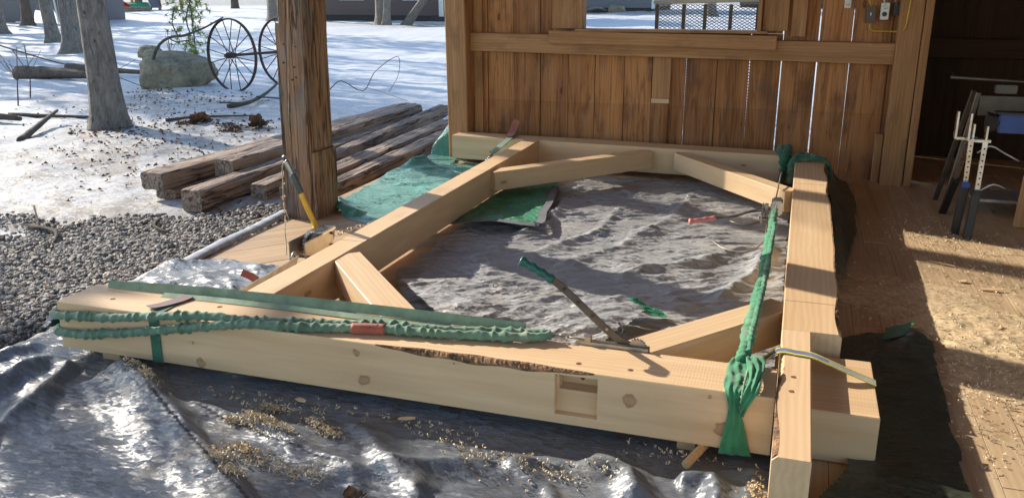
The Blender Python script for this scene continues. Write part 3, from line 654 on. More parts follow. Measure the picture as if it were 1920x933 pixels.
wane('bark_edge', (0, .256), 1.60/L_+.004, 2.52/L_-.004, L_, wfn, -1, .225, near)
left = beam('frame_post', (-2.318, 3.126, .05), (-2.318, 7.615, .05), .152, .225, M_pine, n=30, wob=.0012, seed=2); tag(left, 'pale pine timber running from the foreground beam to the back beam on the left', 'timber')
# right timber: wide shank and narrow end
rt = empty('frame_post', (.139, 5.0, .05)); tag(rt, 'pale pine timber on the right with a narrow cut end and bark edges', 'timber')
wr = lambda t: max(0, .012*(1+math.sin(t*9+1))*(.6+.4*math.sin(t*31)))
shank = beam('shank', (.1385, 3.538, .05), (.1385, 7.60, .05), .237, .225, M_pine2, rt, n=50, cuts={3: wr})
wane('bark_edge', (0, .237), .02, .99, 4.062, wr, -1, .225, shank, seed=5)
M_tongue = wood('fresh_pine_tongue', PINE_D, PINE_L, .55, .7, knots=True, bumpy=.1, saw=.2)
wl = lambda t: max(0, .016*(.7+.5*math.sin(t*11+.6)))
tongue = beam('tongue', (.078, 2.466, .02), (.078, 3.536, .02), .116, .255, M_tongue, rt, n=40, cuts={2: wl})
wane('bark_edge', (0, .116), .01, .55, 1.07, wl, 1, .255, tongue, seed=6)
for o_, pts in ((tongue, [(.076, 3.068), (.071, 2.943)]),):
    cut(o_, cyls=[((y-2.466, .078-x, .255), (0, 0, 1), .0125, .09) for x, y in pts])
for ch_ in list(tongue.children): pass
blk = box('timber_block', (.1375, .372, 2.976, 3.475, 0.004, .20), M_pine2, None, .003); tag(blk, 'pine timber end block tucked against the right timber, half in shadow', 'block')
far = beam('back_beam', (-3.12, 7.775, .05), (.018, 7.605, .05), .235, .225, M_pine, n=20, wob=.001, seed=9); tag(far, 'pale pine beam along the barn wall at the back of the frame', 'timber')
cut(far, boxes=[(1.895, 1.93, -.2, -.06, .06, .20), (2.165, 2.20, -.2, -.06, .09, .20)])
def brace(p0, p1, w, h, z, label, m=M_pine, seed=0, taper=0.):
    o = beam('knee_brace', (*p0, z), (*p1, z), w, h, m, n=14, wob=.0008, seed=seed); tag(o, label, 'brace', 'knee braces in the corners of the frame'); return o
brace((-2.2425, 6.28), (-1.22, 7.52), .125, .15, .105, 'knee brace at the back left corner of the pine frame', seed=1)
brace((-.93, 7.50), (.018, 6.27), .12, .15, .105, 'knee brace at the back right corner behind the pink handled puller', seed=2)
bn = brace((-2.2425, 3.94), (-1.50, 3.128), .165, .15, .12, 'short knee brace at the front left corner with a stepped cut', m=M_pine2, seed=3)
brace((-.58, 3.128), (.018, 3.905), .15, .16, .10, 'knee brace at the front right corner under the green sling', seed=4)
for o_, marks in ((left, [(1.03, .0), (3.05, .0)]), (shank, [(.36, .0), (2.9, .0)]), (far, [(1.12, .0), (2.55, .0)])):
    for (mx, _) in marks:
        mt = WORLD[o_] @ Matrix.Translation((mx, 0, .2254)); wv = .15 if o_ is left else .23
        v, f = box_geo(-.0009, .0009, -wv/2, wv/2, 0, .0004)
        put('pencil_line', mesh('pencil_line', v, f, M_dsteel), o_, mt)
sb = box('support_block', (-.315, -.245, 2.90, 3.10, .002, .049), M_peg, None, .003); tag(sb, 'small wooden block propping up the foreground beam', 'block')
sb2 = box('support_block', (-2.95, -2.85, 2.90, 3.10, .002, .049), M_peg, None, .003); tag(sb2, 'small wooden block hidden under the left end of the foreground beam', 'block')
for (x, y, lb) in ((-2.36, 7.2, 'spacer block under the left timber near the back beam'), (.14, 6.5, 'spacer block under the right timber near the back'), (-1.5, 7.7, 'spacer block under the back beam')):
    q = box('support_block', (x-.04, x+.04, y-.04, y+.04, .002, .049), M_peg, None, .003); tag(q, lb, 'block')
v, f = cyl_geo((-.262, 2.745, .034), (-.19, 2.97, .040), .0165, seg=8); pg = obj('oak_peg', v, f, M_peg); tag(pg, 'loose wooden peg sticking out from under the foreground beam', 'peg')

# ================================================================ TARPS
def creases(X, Y, f, n, seed, ang=0., spread=1.2):
    rr = random.Random(seed*13+5); s_ = 0
    wx = .35/f*fbm(X, Y, f*.45, 2, seed+70)
    for i in range(n):
        a = ang+rr.uniform(-spread, spread); u = X*math.cos(a)+Y*math.sin(a)+wx*(1 if i % 2 else -1); t = np.abs(((u*f*rr.uniform(.7, 1.35)+rr.random()) % 1)*2-1)
        m = np.clip(.45+1.5*perlin(X*f*.42, Y*f*.42, seed+i*3), 0, 1); s_ = s_+m*t**1.15
    return s_/math.sqrt(n)
def relief(X, Y, a1, a2, a3, ang=.5, st=2.2, seed=0):
    h = a1*creases(X, Y, 1.1, 4, seed, ang+1.57)+a2*creases(X, Y, 2.9, 6, seed+7, ang+1.57)+a3*creases(X, Y, 8.5, 6, seed+15, ang+1.57, 1.5)+a3*.42*creases(X, Y, 21., 5, seed+25, ang, 1.6)
    return h*.85+a1*.25*fbm(X, Y, 1.0, 2, seed)
def fold(X, Y, pts, h, w, asym=0., end=.15):
    d, p = seg_dist(X, Y, pts); e = sstep(0, end, p)*sstep(0, end, 1-p) if end else 1
    ax, ay = pts[0][:2]; bx, by = pts[-1][:2]; side = np.sign((X-ax)*(by-ay)-(Y-ay)*(bx-ax))
    ww = w*(1+asym*side); return h*e*np.exp(-(np.sqrt(d*d+.012**2)/ww)**1.25)
def beam_press(X, Y, h):
    """tarp lies flat where timbers rest on it"""
    m = (1-sstep(0, .10, np.abs(Y-2.995)-.12))*(1-sstep(.0, .08, X-.02))*sstep(-3.3, -3.12, X)
    m = np.maximum(m, (1-sstep(0, .06, np.abs(X+2.318)-.08))*sstep(3.0, 3.1, Y))
    m = np.maximum(m, (1-sstep(0, .07, np.abs(X-.1385)-.13))*sstep(2.3, 2.46, Y))
    m = np.maximum(m, (1-sstep(0, .07, np.abs(Y-7.69)-.2)))
    return h*(1-m)+np.minimum(h, .02)*m
def braces_press(X, Y, h, lim=.075):
    for a, b in (((-2.24, 6.28), (-1.22, 7.5)), ((-.93, 7.5), (.02, 6.27)), ((-2.24, 3.94), (-1.5, 3.13)), ((-.58, 3.13), (.02, 3.9))):
        d, _ = seg_dist(X, Y, (a, b)); m = 1-sstep(.08, .16, d); h = h*(1-m)+np.minimum(h, lim)*m
    return h
def front_h(X, Y):
    h = .006+relief(X, Y, .036, .016, .0035, -.75, 1.8, 3)+.040*creases(X, Y, 1.9, 3, 201, .95, .22)*np.clip(.5+fbm(X, Y, .8, 2, 205)*1.6, 0, 1)+.017*creases(X, Y, 4.4, 4, 207, .9, .3)+.009*creases(X, Y, 9.5, 4, 211, .85, .45)-.062
    h = h+fold(X, Y, [(-2.80, 2.84), (-2.347, 2.568), (-1.961, 2.328), (-1.45, 1.98)], .085, .11, .5, .06)
    h = h+fold(X, Y, [(-3.05, 2.86), (-2.9, 2.5), (-2.75, 2.0)], .07, .06)+fold(X, Y, [(-3.12, 2.9), (-3.15, 2.5), (-3.1, 2.0)], .08, .07)+fold(X, Y, [(-3.3, 3.0), (-3.5, 2.6), (-3.6, 2.2)], .06, .06)
    h = h+fold(X, Y, [(-2.35, 2.66), (-1.95, 2.60), (-1.6, 2.47), (-1.33, 2.36)], .05, .07, .4)+fold(X, Y, [(-1.62, 2.74), (-1.42, 2.62), (-1.28, 2.44), (-1.0, 2.25)], .055, .06)
    h = h+fold(X, Y, [(-1.5, 2.30), (-1.1, 2.50), (-.75, 2.66), (-.45, 2.66)], .05, .06)+fold(X, Y, [(-.62, 2.74), (-.45, 2.66), (-.38, 2.45)], .075, .06)+fold(X, Y, [(-.30, 2.66), (-.17, 2.69), (-.12, 2.5)], .085, .05)+fold(X, Y, [(-.05, 2.85), (-.01, 2.70), (-.02, 2.5)], .09, .035)+fold(X, Y, [(-.9, 2.6), (-.7, 2.5), (-.5, 2.2)], .05, .05)
    drop = sstep(-3.45, -3.85, X); h = h+drop*(-.145)
    calm = 1-.75*np.exp(-((Y-2.80)/.10)**2)*sstep(-2.6, -2.2, X); h = .004+(h-.004)*calm
    return np.maximum(beam_press(X, Y, h), np.where(X > -3.45, .003, -.155))
xs = np.arange(-4.35, .16, .0092); ys = np.arange(1.45, 3.62, .0092)
def fkeep(X, Y):
    l = X > -4.02+.22*fbm(X, Y, 1.3, 2, 22)+.18*(Y-3.0)
    r = X < .10+.03*fbm(X, Y, 4, 2, 23); b = (Y < 3.38+.10*fbm(X, Y, 2, 2, 24)+.25*sstep(-3.0, -3.6, X)); return l & r & b
ft = sheet('silver_tarp', xs, ys, front_h, M_tarp, fkeep); tag(ft, 'large crumpled silver tarp spread in front of the foreground beam', 'tarp')
def in_h(X, Y):
    h = .004+relief(X, Y, .012, .012, .003, .95, 1.9, 31)-.030
    h = h+.014*creases(X, Y, 4.6, 5, 34, 1.95, .55)+.023*creases(X, Y, 7.5, 4, 35, 1.95, .38)+.0078*creases(X, Y, 19., 5, 38, 1.9, .8)
    h = h+fold(X, Y, [(-1.35, 4.75), (-1.02, 5.35), (-.80, 6.2), (-.72, 7.0)], .035, .05, .6)+fold(X, Y, [(-.95, 4.72), (-.5, 5.15), (-.15, 5.6)], .05, .06)+fold(X, Y, [(-1.6, 4.9), (-1.25, 5.6), (-1.2, 6.5)], .03, .06)+fold(X, Y, [(-1.4, 6.9), (-1.0, 6.8), (-.4, 7.05)], .03, .06)
    h = h+fold(X, Y, [(-.35, 4.4), (-.16, 5.0), (-.08, 5.8)], .05, .06)+fold(X, Y, [(-1.75, 5.3), (-1.62, 5.9), (-1.72, 6.6)], .035, .05)
    return np.maximum(braces_press(X, Y, beam_press(X, Y, h)), .003)
xs = np.arange(-2.35, .06, .0092); ys = np.arange(3.25, 7.60, .0095)
it = sheet('grey_tarp', xs, ys, in_h, M_tarpin, lambda X, Y: (X > -2.21+.06*fbm(X, Y, 2.2, 2, 25)+.28*sstep(4.45, 3.9, Y)) & (X < .02+.02*fbm(X, Y, 5, 2, 6)) & (Y < 7.48+.06*fbm(X, Y, 2, 2, 7))); tag(it, 'crumpled dusty grey tarp lying inside the pine frame', 'tarp')
GL = [(-3.42, 5.93), (-3.30, 5.66), (-3.10, 5.47), (-2.85, 5.36), (-2.42, 5.40), (-2.42, 7.62), (-2.8, 7.62), (-3.10, 7.60), (-3.16, 7.95), (-3.30, 8.35), (-3.46, 8.15), (-3.50, 7.33), (-3.45, 6.50)]
def gl_h(X, Y):
    h = .008+relief(X, Y, .035, .028, .010, .25, 2.4, 61)-.03
    h = h+fold(X, Y, [(-3.38, 5.9), (-3.2, 5.65), (-3.0, 5.6)], .07, .06)+fold(X, Y, [(-3.3, 6.6), (-2.9, 6.7), (-2.5, 6.5)], .035, .05)+fold(X, Y, [(-3.4, 7.1), (-3.0, 7.3), (-2.6, 7.2)], .04, .06)
    h = h+.30*sstep(7.55, 8.2, Y)*np.exp(-((X+3.32)/.16)**2)+fold(X, Y, [(-3.15, 7.65), (-3.3, 7.5), (-3.42, 7.2)], .10, .07)
    m = 1-sstep(.02, .12, Y-8.2); return np.maximum(beam_press(X, Y, h), np.where(X > -3.5, .004, -.1))
xs = np.arange(-3.62, -2.36, .011); ys = np.arange(5.25, 8.5, .0125)
def warp_e(seed, a=.03): return lambda X, Y: (X+a*fbm(X, Y, 3, 2, seed), Y+a*fbm(X, Y, 3, 2, seed+3))
gt = sheet('green_tarp', xs, ys, gl_h, M_tarpg, lambda X, Y: inpoly(X, Y, GL), warp_e(3)); tag(gt, 'rumpled sea green tarp between the barn post and the left pine timber', 'tarp')
for k in range(3):
    pts = [(-3.35+.2*k, 7.2-.3*k, .10), (-3.0+.1*k, 7.35-.25*k, .10), (-2.75, 7.2-.2*k, .11), (-2.55, 7.3-.3*k, .10)]
    tube('cord', pts, .004, M_web_green, gt, step=.03, seg=6)
GI = [(-2.28, 5.44), (-1.95, 5.48), (-1.64, 5.52), (-1.74, 6.2), (-1.90, 7.12), (-2.24, 7.0)]
def gi_h(X, Y): return np.maximum(.045+relief(X, Y, .02, .03, .008, .1, 1.6, 71)-.01, in_h(X, Y)+.006)*(1)
def gi_hh(X, Y):
    h = gi_h(X, Y); return braces_press(X, Y, np.where(X < -2.2, np.minimum(h, .04), h), .095)
gi = sheet('green_tarp_fold', np.arange(-2.34, -1.55, .011), np.arange(5.35, 7.2, .012), gi_hh, M_tarpgb, lambda X, Y: inpoly(X, Y, GI), warp_e(8, .025)); tag(gi, 'folded back green edge of tarp beside the left timber inside the frame', 'tarp')
hem = [(-2.24, 5.42), (-1.95, 5.465), (-1.64, 5.50), (-1.70, 5.9), (-1.74, 6.2), (-1.83, 6.7)]
hp = []
for (x, y) in hem: hp.append((x, y, float(gi_hh(np.array(x), np.array(y)))+.012))
ribbon('hem', smooth_path(hp, .02), .055, .004, M_greyp, gi, side=(.5, 1, 0), uneven=.08)
def crumple_sheet(name, poly, base, amp, m, seed, label, ang=0., st=1.6, lift=None, cat='tarp'):
    xs_ = np.arange(min(p[0] for p in poly)-.03, max(p[0] for p in poly)+.03, .010); ys_ = np.arange(min(p[1] for p in poly)-.03, max(p[1] for p in poly)+.03, .010)
    def hf(X, Y):
        h = base(X, Y)+relief(X, Y, amp, amp, amp*.3, ang, st, seed)
        return h if lift is None else h+lift(X, Y)
    o = sheet(name, xs_, ys_, hf, m, lambda X, Y: inpoly(X, Y, poly), warp_e(seed, .02)); tag(o, label, cat); return o
FL = [(-2.02, 4.12), (-1.66, 4.22), (-1.30, 4.06), (-1.0, 4.08), (-.75, 4.13), (-.62, 3.98), (-.80, 3.45), (-1.40, 3.20), (-1.45, 3.5), (-1.75, 3.80)]
fp = crumple_sheet('tarp_flap', FL, lambda X, Y: np.maximum(in_h(X, Y), 0)+.012+.05*sstep(3.3, 3.9, Y), .035, M_tarpin, 82, 'grey flap of tarp folded up behind the foreground beam with a grommet', .2, 1.8)
v, f = ring_geo((-1.43, 4.06, .135), (.1, -.5, 1), .014, .004, 20, 6); obj('grommet', v, f, M_zinc, fp)
GE = [(-1.16, 4.05), (-.97, 4.11), (-.77, 4.22), (-.62, 4.20), (-.50, 4.12), (-.62, 4.07), (-.80, 4.07), (-1.0, 4.03)]
ge = crumple_sheet('green_tarp_edge', GE, lambda X, Y: in_h(X, Y)+.028+.03*np.exp(-((X+.72)/.1)**2), .010, M_tarpgb, 90, 'strip of bright green tarp edge showing behind the foreground beam', .1)
gs = crumple_sheet('green_tarp_scrap', [(-.34, 3.15), (-.02, 3.15), (-.0, 3.6), (-.12, 3.62)], lambda X, Y: 0*X+.02, .03, M_tarpgb, 95, 'green tarp showing under the front right knee brace', .5)
SLV = [(-3.95, 3.72), (-3.50, 3.98), (-3.25, 4.14), (-3.0, 4.16), (-2.70, 4.06), (-2.46, 3.6), (-2.50, 3.14), (-3.3, 3.14), (-3.75, 3.3)]
sv = crumple_sheet('silver_tarp_end', SLV, lambda X, Y: .012-.145*sstep(-3.45, -3.7, X)+.03*sstep(3.2, 3.9, Y), .055, M_tarp, 101, 'bunched silver tarp end on the deck behind the foreground beam', -.2, 1.5)
RD = [(.10, 1.6), (.12, 2.5), (.27, 2.9), (.27, 3.55), (.28, 4.12), (.42, 4.24), (.68, 4.30), (.715, 4.22), (.69, 3.9), (.68, 3.4), (.665, 2.9), (.63, 2.3), (.60, 1.6)]
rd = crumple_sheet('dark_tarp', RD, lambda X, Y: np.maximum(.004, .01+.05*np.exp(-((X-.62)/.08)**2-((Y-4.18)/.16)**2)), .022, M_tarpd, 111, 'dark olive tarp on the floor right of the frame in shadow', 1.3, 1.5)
CR = [(.47, 4.13), (.50, 4.285), (.64, 4.31), (.57, 4.15)]
cr = crumple_sheet('green_tarp_corner', CR, lambda X, Y: .045+.04*sstep(.48, .62, X), .004, M_tarpgb, 115, 'small green triangle of turned tarp at the dark tarp corner', .2)
RF = [(.265, 4.5), (.33, 4.85), (.38, 5.4), (.46, 6.1), (.50, 7.0), (.46, 7.8), (.27, 7.85)]
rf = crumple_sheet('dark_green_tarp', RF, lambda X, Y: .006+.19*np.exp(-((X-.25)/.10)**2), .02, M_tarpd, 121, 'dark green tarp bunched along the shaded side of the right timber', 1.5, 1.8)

# ================================================================ SLINGS AND STRAPS
up_ = [(-3.02, 3.16, .24), (-3.12, 3.10, .235), (-3.165, 2.98, .225), (-3.15, 2.86, .22), (-3.07, 2.838, .224), (-2.958, 2.838, .234), (-2.808, 2.838, .246), (-2.60, 2.838, .276), (-2.352, 2.862, .300), (-2.142, 2.88, .298), (-1.956, 2.924, .298), (-1.731, 2.971, .298), (-1.563, 3.01, .298), (-1.381, 3.035, .298), (-1.204, 3.06, .298), (-1.037, 3.105, .298), (-.95, 3.115, .30), (-.875, 3.12, .305)]
lo_ = [(-3.02, 3.16, .15), (-3.12, 3.10, .145), (-3.165, 2.98, .14), (-3.15, 2.86, .137), (-3.07, 2.838, .14), (-2.912, 2.836, .154), (-2.642, 2.836, .201), (-2.356, 2.838, .256), (-2.20, 2.845, .283), (-2.05, 2.862, .298), (-1.882, 2.888, .298), (-1.71, 2.934, .298), (-1.602, 2.962, .298), (-1.498, 2.98, .298), (-1.298, 3.0, .298), (-1.143, 3.03, .298), (-1.009, 3.055, .298), (-.90, 3.09, .30), (-.865, 3.115, .305)]
sl1 = empty('lifting_sling', (-2.0, 2.9, .3)); tag(sl1, 'long ruffled pale green sling wrapped round the left end of the foreground beam', 'sling')
tube('strand', up_, lambda t: .0205 if t < .8 else .018, M_sling, sl1, step=.005, seg=14, ruffle=.21, kf=98, seed=1, flat=(1, 1))
tube('strand', lo_, .0200, M_sling, sl1, step=.005, seg=14, ruffle=.21, kf=104, seed=2)
tg = tube('tag', [(-1.665, 2.940, .298), (-1.60, 2.957, .299), (-1.53, 2.972, .298)], .0235, M_red, sl1, step=.01, seg=14, flat=(1, .95)); tg['label'] = 'red tag sleeve on the sling'
bs = empty('flat_strap', (-2.0, 3.15, .28)); tag(bs, 'flat pale green strap running along the back top edge of the foreground beam', 'strap')
ribbon('webbing', [(-3.05, 3.10, .285), (-2.85, 3.112, .292), (-2.60, 3.125, .298), (-2.3, 3.130, .303), (-1.9, 3.134, .308), (-1.5, 3.136, .310), (-1.2, 3.142, .308), (-.98, 3.147, .303)], .045, .006, M_web_green, bs, step=.05, side=(0, .45, 1))
ribbon('webbing', [(-2.72, 3.075, .279), (-2.45, 3.092, .281), (-2.1, 3.10, .283), (-1.7, 3.10, .283), (-1.3, 3.112, .284)], .035, .005, M_web_green, bs, step=.05, side=(0, 1, .35))
bd = empty('choker_band', (-2.6, 2.87, .05)); tag(bd, 'dark green strap band wrapped over the left part of the foreground beam', 'strap')
ribbon('band', [(-2.61, 3.10, .2785), (-2.60, 2.95, .2785), (-2.597, 2.872, .2785), (-2.597, 2.862, .268), (-2.600, 2.8625, .20), (-2.602, 2.8625, .12), (-2.603, 2.862, .052), (-2.603, 2.87, .047), (-2.603, 2.95, .047)], .052, .003, M_sling_dark, bd, side=(1, 0, 0))
mg = ribbon('tag', [(-2.655, 2.905, .290), (-2.63, 2.95, .286), (-2.60, 3.03, .2835), (-2.585, 3.09, .286)], .062, .003, M_maroon, bd, step=.02, side=(1, .1, 0)); mg['label'] = 'dark maroon tag lying on the beam'
# second sling: from the right puller to the foreground beam
s2 = empty('lifting_sling', (-.09, 4.2, .3)); tag(s2, 'bright green ruffled sling hanging over the right part of the foreground beam', 'sling')
tube('strand', [(-.078, 5.64, .262), (-.080, 5.45, .265), (-.084, 5.1, .272), (-.088, 4.645, .28), (-.088, 4.18, .284), (-.100, 3.718, .290), (-.108, 3.40, .296), (-.112, 3.18, .302), (-.112, 3.10, .306)], lambda t: .021+.007*t, M_sling_bright, s2, step=.005, seg=16, ruffle=.2, kf=64, seed=6, flat=(.9, .8))
tube('strand', [(-.066, 5.2, .285), (-.072, 4.6, .296), (-.074, 4.2, .300), (-.084, 3.72, .307), (-.092, 3.40, .315), (-.095, 3.14, .315)], .014, M_sling_bright, s2, step=.007, seg=10, ruffle=.22, kf=85, seed=7)
def pleated(name, pts, wfun, m, parent, seed, side=(1, 0, 0), k=5, A=.010, nrm=None):
    """gathered cloth sleeve: a folded strip with sharp lengthwise pleats, closed at the back"""
    path = smooth_path(pts, .008); n = len(path); c = 25; v = []; f = []; rr = random.Random(seed); p1, p2 = rr.uniform(0, 6), rr.uniform(0, 6); s_ = 0
    for i, p in enumerate(path):
        if i: s_ += (p-path[i-1]).length
        t = (path[min(i+1, n-1)]-path[max(i-1, 0)]).normalized(); y = Vector(side); y = (y-t*y.dot(t)).normalized(); z = t.cross(y); z = -z if z.dot(Vector((0, -.7, 1))) < 0 else z; w = wfun(i/(n-1))
        for j in range(c):
            q = j/(c-1)*2-1; ph = q*k+.7*math.sin(s_*14+p1)+.2*math.sin(s_*33+p2); tri = abs((ph % 2)-1); edge = math.sqrt(max(0, 1-q*q))
            off = (A*tri+.004)*(.35+.65*edge)+.0007*math.sin(s_*130+q*4+p1)*edge+.0016*math.sin(s_*43+q*5)
            v.append(p+y*q*w*(1+.05*math.sin(s_*37+p2))+z*off)
        for j in (c-1, 0): q = j/(c-1)*2-1; v.append(p+y*q*w*.96-z*.002)
    m_ = c+2
    for i in range(n-1):
        for j in range(m_): a_ = i*m_+j; b_ = i*m_+(j+1) % m_; f.append((a_, b_, b_+m_, a_+m_))
    f.append(tuple(range(m_-1, -1, -1))); f.append(tuple((n-1)*m_+j for j in range(m_)))
    me_v = [Vector(x) for x in v]; o = obj(name, me_v, f, m, parent, True); fix_normals(o.data); return o
pleated('hanging_loop', [(-.112, 3.13, .290), (-.116, 3.02, .281), (-.122, 2.92, .281), (-.125, 2.868, .280), (-.124, 2.859, .268), (-.118, 2.860, .22), (-.112, 2.860, .16), (-.108, 2.860, .10), (-.105, 2.858, .040)], lambda t: .040+.008*math.sin(t*7)-.012*math.exp(-((t-.62)/.12)**2)+.014*max(0, t-.8)/.2, M_sling_bright, s2, 8, k=3, A=.0065)
pleated('hanging_loop', [(-.066, 3.11, .312), (-.058, 3.0, .306), (-.058, 2.92, .302), (-.064, 2.862, .296), (-.080, 2.846, .26), (-.094, 2.846, .20)], lambda t: .034*(1-.6*t)+.004*math.sin(t*11), M_sling_bright, s2, 9, k=2.4, A=.009)
tube('stitched_edge', [(-.085, 3.14, .300), (-.088, 3.0, .300), (-.092, 2.90, .300), (-.094, 2.848, .285), (-.098, 2.844, .22)], .004, M_web_green, s2, step=.006, seg=6, ruffle=.5, kf=300)
# knotted slings at the far right corner
k1 = empty('knotted_sling', (-.065, 7.45, .28)); tag(k1, 'dark green sling knotted around the right end of the back beam', 'sling')
tube('strand', [(-.045, 7.76, .26), (-.045, 7.66, .312), (-.05, 7.55, .312), (-.055, 7.472, .285), (-.058, 7.462, .20), (-.07, 7.455, .10), (-.08, 7.47, .05)], lambda t: .030+.016*math.sin(t*3.1), M_sling_dark, k1, step=.008, seg=12, ruffle=.18, kf=50, seed=12)
tube('strand', [(-.10, 7.74, .27), (-.105, 7.62, .310), (-.10, 7.53, .308), (-.085, 7.466, .27), (-.068, 7.450, .18), (-.062, 7.44, .12)], lambda t: .028+.010*math.sin(t*5), M_sling_dark, k1, step=.008, seg=12, ruffle=.18, kf=55, seed=13)
k2 = empty('knotted_sling', (.14, 7.3, .28)); tag(k2, 'dark green sling looped over the far end of the right timber', 'sling')
tube('strand', [(.006, 7.20, .10), (.0, 7.24, .22), (.03, 7.28, .297), (.10, 7.30, .302), (.18, 7.28, .31), (.24, 7.27, .305), (.285, 7.24, .25), (.31, 7.18, .15), (.32, 7.1, .05)], lambda t: .022+.012*math.sin(t*6.), M_sling_dark, k2, step=.008, seg=12, ruffle=.18, kf=52, seed=14)
tube('strand', [(.004, 7.36, .16), (.01, 7.40, .27), (.05, 7.43, .296), (.13, 7.44, .296), (.20, 7.38, .30), (.25, 7.33, .298), (.28, 7.30, .22)], lambda t: .018+.01*math.sin(t*5.), M_sling_dark, k2, step=.008, seg=12, ruffle=.18, kf=52, seed=15)
# yellow and blue strap over right timber and block
ys_ = empty('edge_strap', (.14, 3.28, .28)); tag(ys_, 'blue strap with yellow edges laid across the right timber and block', 'strap')
sp = [(-.075, 3.165, .262), (-.03, 3.22, .270), (.018, 3.292, .2795), (.08, 3.287, .2805), (.137, 3.280, .2795), (.20, 3.272, .262), (.29, 3.265, .232), (.374, 3.258, .206)]
ribbon('webbing', sp[:6], .034, .003, M_sblue, ys_, step=.02, side=(.0, 1, 0)); ribbon('webbing_end', sp[5:], .034, .003, M_sgrey, ys_, step=.02, side=(0, 1, 0))
for dy in (-.022, .022): ribbon('selvedge', [(x, y+dy, z+.0006) for x, y, z in sp], .009, .004, M_yel, ys_, step=.02, side=(0, 1, 0))

# ================================================================ PULLERS
def ratchet_wheel(c, ax, r, th, m, parent, teeth=18):
    ax = Vector(ax).normalized(); u = ax.orthogonal().normalized(); w = ax.cross(u); v = []; n = teeth*2
    for s_ in (-1, 1):
        for i in range(n):
            a = 2*math.pi*i/n; rr = r if i % 2 else r*.84; v.append(Vector(c)+(u*math.cos(a)+w*math.sin(a))*rr+ax*s_*th/2)
    f = [tuple(range(n-1, -1, -1)), tuple(range(n, 2*n))]+[(i, (i+1) % n, n+(i+1) % n, n+i) for i in range(n)]
    return obj('ratchet_wheel', v, f, m, parent)
def hook(p, d, size, m, parent, up=(0, 0, 1)):
    d = Vector(d).normalized(); u = Vector(up); u = (u-d*u.dot(d)).normalized(); p = Vector(p)
    pts = [p]+[p+d*(size*(.5+.35*math.cos(a)))+u*size*.35*math.sin(a) for a in [math.pi*.9-i*.45 for i in range(10)]]
    return tube('hook', pts, size*.09, m, parent, step=size*.1, seg=8)
def link_chain(name, pts, size, m, parent):
    path = smooth_path(pts, size*.72)
    for i in range(len(path)-1):
        c = (path[i]+path[i+1])/2; d = (path[i+1]-path[i]).normalized(); sdv = Vector((0, 0, 1)).cross(d).normalized() if i % 2 else Vector((0, 0, 1))
        n = d.cross(sdv); q = []
        for k in range(9):
            a = 2*math.pi*k/8; q.append(c+d*math.cos(a)*size*.62+sdv*math.sin(a)*size*.34)
        tube('chain_link', q, size*.11, m, parent, step=size*.2, seg=6)
def grip_bar(name, pts, w, th, m, parent, side):
    return ribbon(name, pts, w, th, m, parent, side=side, step=.02)
# front puller with green grip
w1 = empty('cable_puller', (-.62, 3.14, .28)); tag(w1, 'steel cable puller with a green grip lever behind the foreground beam', 'puller')
link_chain('chain', [(-.875, 3.12, .300), (-.83, 3.125, .298), (-.795, 3.13, .296)], .028, M_steel, w1)
tube('cable', [(-.80, 3.13, .296), (-.70, 3.132, .293), (-.55, 3.135, .288)], .004, M_cable, w1, step=.04, seg=6)
box('keeper_bracket', (-.725, -.70, 3.120, 3.152, .276, .312), M_steel, w1, .002); box('frame_plate', (-.76, -.47, 3.158, 3.164, .248, .285), M_steel, w1, .001); box('frame_plate', (-.76, -.47, 3.118, 3.124, .2765, .290), M_steel, w1, .001)
ratchet_wheel((-.515, 3.142, .285), (0, 1, 0), .036, .014, M_steel, w1)
lever = ribbon('lever', [(-.505, 3.142, .272), (-.60, 3.143, .312), (-.70, 3.145, .392), (-.80, 3.15, .475), (-.853, 3.153, .513), (-.90, 3.157, .540)], .006, .030, M_dsteel, w1, side=(0, 1, 0), step=.02)
for t_ in ((-.64, .345), (-.70, .394), (-.76, .443), (-.82, .492)):
    v, f = cyl_geo((t_[0], 3.138, t_[1]), (t_[0], 3.154, t_[1]), .006, seg=10); obj('lever_hole', v, f, M_boxmetal if t_[0] == -.64 else M_rust, lever)
tube('grip', [(-.868, 3.155, .521), (-.92, 3.158, .549), (-.97, 3.16, .573), (-1.005, 3.161, .588)], lambda t: .017+.003*math.sin(t*22)+.004*max(0, t-.8)/.2, M_greengrip, w1, step=.006, seg=12)
tube('pawl', [(-.585, 3.158, .318), (-.578, 3.16, .345), (-.60, 3.16, .372)], .004, M_dsteel, w1, step=.01, seg=6)
# right puller with faded red grip
w2 = empty('cable_puller', (-.09, 5.85, .1)); tag(w2, 'steel cable puller with a faded red grip near the right timber', 'puller')
box('housing', (-.105, -.035, 5.72, 5.86, .205, .300), M_zinc, w2, .010); box('frame_plate', (-.165, -.155, 5.66, 5.98, .16, .225), M_steel, w2, .002); box('frame_plate', (-.115, -.105, 5.66, 5.98, .16, .225), M_steel, w2, .002)
ratchet_wheel((-.135, 5.82, .205), (1, 0, 0), .055, .022, M_steel, w2, 20)
for yy in (5.70, 5.94): v, f = cyl_geo((-.175, yy, .19), (-.095, yy, .19), .007, seg=8); obj('bolt', v, f, M_dsteel, w2)
tube('lever', [(-.17, 5.84, .205), (-.24, 5.80, .200), (-.33, 5.80, .165), (-.43, 5.82, .140), (-.50, 5.80, .130)], .0095, M_dsteel, w2, step=.03, seg=8)
tube('lever_arm', [(-.16, 5.72, .16), (-.26, 5.70, .13), (-.36, 5.76, .135)], .007, M_dsteel, w2, step=.03, seg=8)
tube('grip', [(-.46, 5.81, .135), (-.54, 5.775, .125), (-.605, 5.745, .118), (-.625, 5.735, .116)], lambda t: .0165+.002*math.sin(t*20)+.003*(t > .9), M_pinkgrip, w2, step=.008, seg=12)
